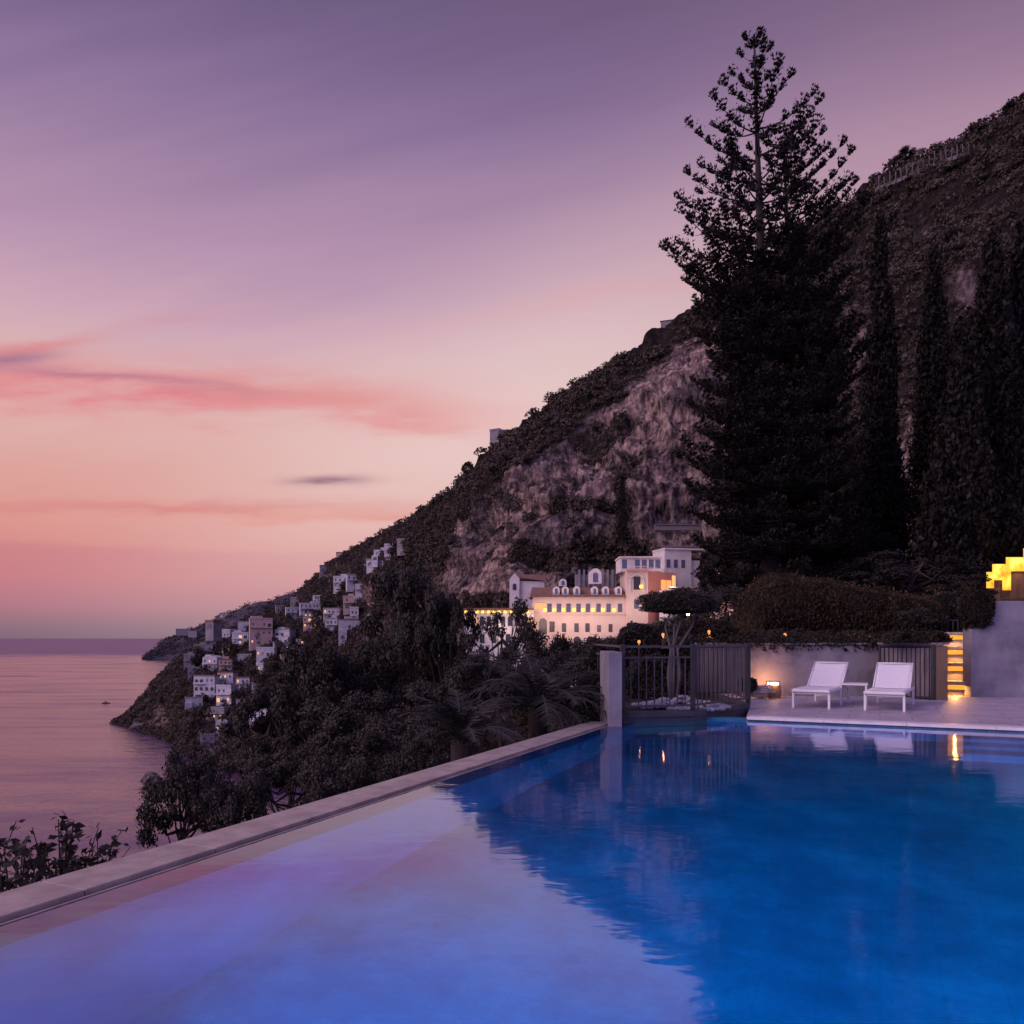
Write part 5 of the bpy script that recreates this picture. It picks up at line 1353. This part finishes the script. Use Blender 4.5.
CY = [
 (880, 218, 30, 46, 'slim spire shaped cypress standing alone right of the star pines', .35),
 (934, 252, 44, 44, 'broad based cypress second from the right group', .6),
 (992, 244, 56, 36, 'dark cypress rising highest in the group at the right edge', .5),
 (1022, 226, 52, 37, 'cypress cut by the right edge of the view', .5),
 (962, 330, 50, 34, 'shorter dense cypress in the front of the right group', .5),
 (948, 430, 50, 30, 'low bushy cypress at the left of the right group', .5),
 (880, 400, 46, 42, 'shorter cypress standing under the slim spire', .4),
 (1050, 300, 60, 39, 'cypress just beyond the right edge', .5),
 (985, 470, 70, 35, 'lowest dark bushy cypress above the round clipped shrub', .6),
]
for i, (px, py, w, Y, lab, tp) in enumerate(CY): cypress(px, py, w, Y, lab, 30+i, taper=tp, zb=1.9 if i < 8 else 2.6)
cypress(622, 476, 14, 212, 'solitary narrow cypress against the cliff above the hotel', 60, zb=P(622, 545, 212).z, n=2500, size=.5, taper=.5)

# broad dark trees filling in behind the star pines
proto('deep', 44, 10, 3.6, 1.5, 16000, .24, 40, leaf='leaf_pine')
for px, py, w, Y, lab in ((742, 528, 84, 44, 'broad dark tree behind the left lower branches of the star pine'), (805, 480, 110, 48, 'broad dark tree directly behind the trunks of the star pines'), (850, 510, 70, 40, 'dense dark tree right of the star pine trunks'), (722, 566, 40, 60, 'small dark tree beside the white annexe'),
                          (912, 548, 110, 27, 'low dark tree behind the right end of the clipped hedge'), (960, 575, 60, 23, 'small dark tree between the hedge end and the round clipped shrub')):
    tree_px('deep', px, py, w, Y, lab, ground=1.6, extra=1.05, pr=3.5, group='dark trees on the upper garden')

# ------------------------------------------------------------------ clipped hedge and plants
def hedge():
    Y = 21.0; r = np.random.default_rng(6)
    t = thing('clipped_hedge', 'long shaggy clipped hedge with a warm lit top behind the low wall', 'hedge', P(845, 640, Y), 0)
    ox, oy, oz = P(845, 640, Y)
    n = 60000
    s = r.uniform(0, 1, n)
    xt = np.interp(s, [0, .08, .16, 1], [752, 758, 776, 938]); yt = np.interp(s, [0, .08, .16, .4, .8, 1], [632, 594, 578, 583, 596, 604])
    x = (xt-512)/F*Y; zt = H-(yt-HZ)/F*Y; zb = 1.15
    face = r.uniform(0, 1, n); top = face < .38
    q = r.uniform(0, 1, n)**.8
    z = np.where(top, zt-r.uniform(0, .08, n), zb+(zt-zb)*q)
    bul = .12*np.sin(x*3+z*2)+.1*r.normal(size=n)
    y = np.where(top, Y+r.uniform(0, 1.8, n), Y-.15+bul*.6-.25*np.sin(np.pi*np.clip((z-zb)/(zt-zb), 0, 1)))
    z = z+np.where(top, .07*np.sin(x*5+y*4)+.06*r.normal(size=n)+.05, 0)
    d = np.zeros((n, 3)); d[:, 2] = -1; d[top, 2] = .6; d[:, 0] = .3*np.sin(x*7)
    pts = np.stack([x-ox, y-oy, z-oz], 1)
    link('foliage', leaf_mesh('foliage', pts, .085, r, aspect=.35, dirs=d, jitter=1.1), M['leaf_hedge'], t)
    core = MB(); xs = np.linspace(0, 1, 16); vs = []
    for s_ in xs:
        X_ = float(np.interp(s_, [0, .08, .16, 1], [757, 762, 778, 934])); Y_ = float(np.interp(s_, [0, .08, .16, .4, .8, 1], [634, 598, 582, 587, 600, 608]))
        xx = (X_-512)/F*Y-ox; zz = H-(Y_-HZ)/F*Y-oz
        vs += [(xx, .05, -.2), (xx, .05, zz-.03), (xx, 1.7, zz-.03), (xx, 1.7, -.2)]
    fs = [(i*4+k, i*4+k+4, i*4+k+5, i*4+k+1) for i in range(15) for k in range(3)]+[(0, 1, 2, 3), (63, 62, 61, 60)]
    core.add(vs, fs).obj('branches', M['soil'], t)
hedge()
# unseen lights added to rim the hedge warm, garden lamps along the wall top
for px, py, Y, e in () and ((790, 570, 22.3, 7), (850, 578, 22.3, 5), (905, 590, 22.2, 3)):
    lamp('hedge_rim_fill', 'POINT', P(px, py, Y), e, (1, .5, .2), .1)
for px, py, Y, e in ((925, 633.5, 18.9, 14), (890, 633.5, 18.6, 9), (862, 633.5, 18.5, 5)): lamp('border_lamp', 'AREA', P(px, py, Y), e, (1, .42, .12), .12)
for px, py, e in ((785, 580, 110), (815, 585, 90), (850, 590, 70), (885, 595, 45)):
    lamp('hedge_rim_fill', 'AREA', P(px, py+4, 23.1), e*2, (1, .42, .16), .12, rot=(R(-100), 0, 0))

def ground_cover():
    r = np.random.default_rng(9); n = 26000
    x = r.uniform(3.9, 8.9, n); y = 17.02+r.uniform(0, 1, n)**1.3*4
    lump = np.array([noise.noise((a*2.2, b*2.2, 0)) for a, b in zip(x, y)])
    z = 1.05+(y-17)*.06+np.clip(.1+.25*lump, .01, .4)*r.uniform(.1, 1, n)
    drape = r.uniform(size=n) < .06
    y = np.where(drape, 16.9, y); z = np.where(drape, z-r.uniform(0, .16, n)*(lump > -.1), z)
    tag(link('border_plants', leaf_mesh('border_plants', np.stack([x, y, z], 1), .075, r, aspect=.6), M['leaf_bush']),
        'low creeping plants spilling over the top of the low grey wall', 'ground cover', kind='stuff')
    n = 9000; x = r.uniform(7.55, 8.75, n); y = r.uniform(15.9, 17, n); z = 1.15+r.uniform(0, .11, n)*(1+np.sin(x*9))
    tag(link('creeper', leaf_mesh('creeper', np.stack([x, y, z], 1), .07, r, aspect=.5), M['leaf_bush']),
        'dark creeper lying over the top of the slatted cupboard', 'creeper', kind='stuff')
ground_cover()
def ball_shrub(px, py, w, h, Y, label, name='round_shrub', n=9000, leaf=.06, mat='leaf_bush', group=None, stem=True, seed=1):
    r = np.random.default_rng(seed); c = P(px, py, Y); rw = w/2/F*Y; rh = h/2/F*Y
    t = thing(name, label, 'shrub', (c.x, c.y, c.z-rh), 0, group)
    d = ball_pts(n, r, .6); nn = np.array([noise.fractal(tuple(v*1.7+seed), .8, 2, 3) for v in d])
    p = d*(1+nn*.22)[:, None]*np.array([rw, rw, rh])+np.array([0, 0, rh])
    link('foliage', leaf_mesh('foliage', p, leaf, r, aspect=.5, dirs=d, jitter=1.6), M[mat], t)
    if stem: MB().tube([(0, 0, -max(.8, rh*1.6)), (0, 0, rh)], [max(.05, rh*.08), max(.03, rh*.05)], 6).obj('stem', M['bark'], t)
    return t
ball_shrub(976, 609, 33, 44, 16.75, 'round clipped shrub bulging over the left corner of the tall wall', seed=3, leaf=.05, n=12000)
GB = 'dark shrubs in the garden behind the fence'
for i, (px, py, w, h, Y, lab) in enumerate(((640, 640, 44, 36, 18.5, 'dark shrub behind the left fence post'), (705, 632, 60, 26, 19, 'low dark shrub right of the little olive tree'), (728, 612, 56, 50, 24, 'tall dark shrub at the left foot of the clipped hedge'),
        (600, 668, 36, 50, 16, 'dark shrub hard against the concrete wall end'), (655, 690, 70, 66, 15.6, 'dense dark shrub filling the space behind the fence'), (690, 652, 40, 30, 17.6, 'small dark shrub behind the slatted screen'), (748, 685, 16, 14, 16.1, 'tiny dark shrub next to the boulder'),
        (944, 614, 44, 44, 21.5, 'dark shrub in the gap between the hedge and the round clipped shrub'), (915, 622, 40, 26, 20.3, 'low dark shrub in front of the right end of the hedge'), (590, 700, 34, 60, 14.6, 'dark shrub between the larger palm and the wall end'))):
    ball_shrub(px, py, w, h, Y, lab, name='dark_shrub', group=GB, seed=20+i, mat='leaf_dark' if i != 1 else 'leaf_bush', n=7000, leaf=.075)

# little umbrella shaped olive inside the fence
def olive():
    Y = 14.3; r = np.random.default_rng(17); c = P(680, 604, Y); b = P(672, 705, Y)
    t = thing('olive_tree', 'little flat topped olive tree with pale stems rising inside the fence', 'olive tree', (b.x, Y, .08), 0)
    o = Vector((c.x-b.x, 0, c.z-.08))
    st = MB()
    for sx, ex in ((-.06, -.12), (.03, .04), (.14, .35), (-.02, .12)):
        st.tube([(sx*.5, 0, -.05), (sx, .02, .5), (sx*.6+.02, .02, .95), (ex, 0, 1.35), (ex+o.x, .0, o.z+.0)], [.04, .032, .026, .02, .01], 7)
    st.obj('stems', M['bark_pale'], t, smooth=True)
    n = 16000; d = ball_pts(n, r, .4); nn = np.array([noise.fractal(tuple(v*2+5), .8, 2, 3) for v in d])
    p = d*(1+nn*.25)[:, None]*np.array([.74, .6, .27]); p[:, 2] = np.where(p[:, 2] < -.1, -.1+(p[:, 2]+.1)*.4, p[:, 2])
    p += np.array([o.x, 0, o.z])
    link('crown', leaf_mesh('crown', p, .06, r, aspect=.3, dirs=d, jitter=1.8), M['leaf_dark'], t)
olive()

Yr = float(np.interp(467, [t[0] for t in TAB], [t[2][5] for t in TAB]))
ball_shrub(468, 468.5, 12, 13, Yr, 'lone round tree on the ridge left of the watchtower', name='round_tree', seed=51, n=1500, leaf=.8, mat='scrub')
# garden lanterns
for i, (px, py, Y, lab) in enumerate(((663, 634, 17.6, 'small orange garden light left of the olive stems'), (709, 631, 17.8, 'small orange garden light right of the olive tree'), (688, 614, 26, 'pale globe garden light seen through the olive crown'), (639, 641, 17.2, 'dim reddish garden light behind the left part of the fence'), (785, 634, 17.9, 'tiny orange garden light at the left foot of the clipped hedge'))):
    p = P(px, py, Y); t = thing('garden_light', lab, 'garden light', (p.x, p.y, p.z-.25), 0)
    MB().tube([(0, 0, -.3), (0, 0, .2)], .012, 6).obj('stake', M['metal_dark'], t)
    s_ = .035 if i != 2 else .06
    MB().tube([(0, 0, .2), (0, 0, .2+s_), (0, 0, .2+2*s_)], [s_*.7, s_, s_*.6], 10).obj('bulb', M['lit_orange'] if i != 2 else M['lit_white'], t)
    lamp('garden_glow', 'AREA', (0, 0, .19), 2.0 if i in (0, 1) else .8, (1, .4, .12), .05, parent=t)

# stair behind the tall wall, its lamplight put into glowing faces
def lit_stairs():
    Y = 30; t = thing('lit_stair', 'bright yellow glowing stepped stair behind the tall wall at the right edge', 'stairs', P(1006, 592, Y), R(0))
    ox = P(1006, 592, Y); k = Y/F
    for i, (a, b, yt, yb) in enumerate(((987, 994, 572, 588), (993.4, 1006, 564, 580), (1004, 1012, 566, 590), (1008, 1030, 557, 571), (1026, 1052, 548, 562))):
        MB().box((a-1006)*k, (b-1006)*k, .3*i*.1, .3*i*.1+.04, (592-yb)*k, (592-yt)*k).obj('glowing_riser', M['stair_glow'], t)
    w = MB()
    for i, (a, b, yt) in enumerate(((985, 993.3, 588.5), (993.5, 1007.8, 580.5), (1008, 1026, 571.5), (1026.2, 1054, 562.5))):
        w.box((a-1006)*k, (b-1006)*k, .16, 1.3, -2.0, (592-yt)*k)
    w.obj('stair_body', M['wood_warm'], t)
    r_ = MB()
    for px in (988, 996, 1004, 1012, 1020, 1030):
        zz = float(np.interp(px, [985, 1030], [586, 556])); r_.tube([((px-1006)*k, .14, -.4), ((px-1006)*k, .14, (592-zz-4)*k*.6)], .018, 5)
    r_.obj('baluster', M['wood_warm'], t)
    lamp('stair_glow', 'AREA', (.1, -.5, 1.6), 30, (1, .45, .12), .3, rot=(R(60), 0, 0), parent=t)
lit_stairs()
# small garden railing glimpsed between hedge and shrub
def railing():
    t = thing('garden_railing', 'small thin metal railing glimpsed between the hedge and the round shrub', 'railing', P(950, 634, 20.5), 0)
    m_ = MB(); k = 20.5/F
    for px in (-8, -3, 3, 8): m_.tube([(px*k, 0, 0), (px*k, 0, .35)], .012, 6)
    m_.obj('baluster', M['metal_grey'], t); MB().tube([(-8.5*k, 0, .35), (8.5*k, 0, .35)], .016, 6).obj('handrail', M['metal_grey'], t)
railing()

# ------------------------------------------------------------------ render settings
scn.view_settings.view_transform = 'Standard'; scn.view_settings.look = 'None'; scn.view_settings.exposure = 0
scn.cycles.max_bounces = 5; scn.cycles.diffuse_bounces = 2; scn.cycles.glossy_bounces = 3; scn.cycles.transmission_bounces = 4; scn.cycles.transparent_max_bounces = 8
scn.cycles.use_denoising = True
scn.cycles.sample_clamp_indirect = 4
bpy.context.view_layer.update()
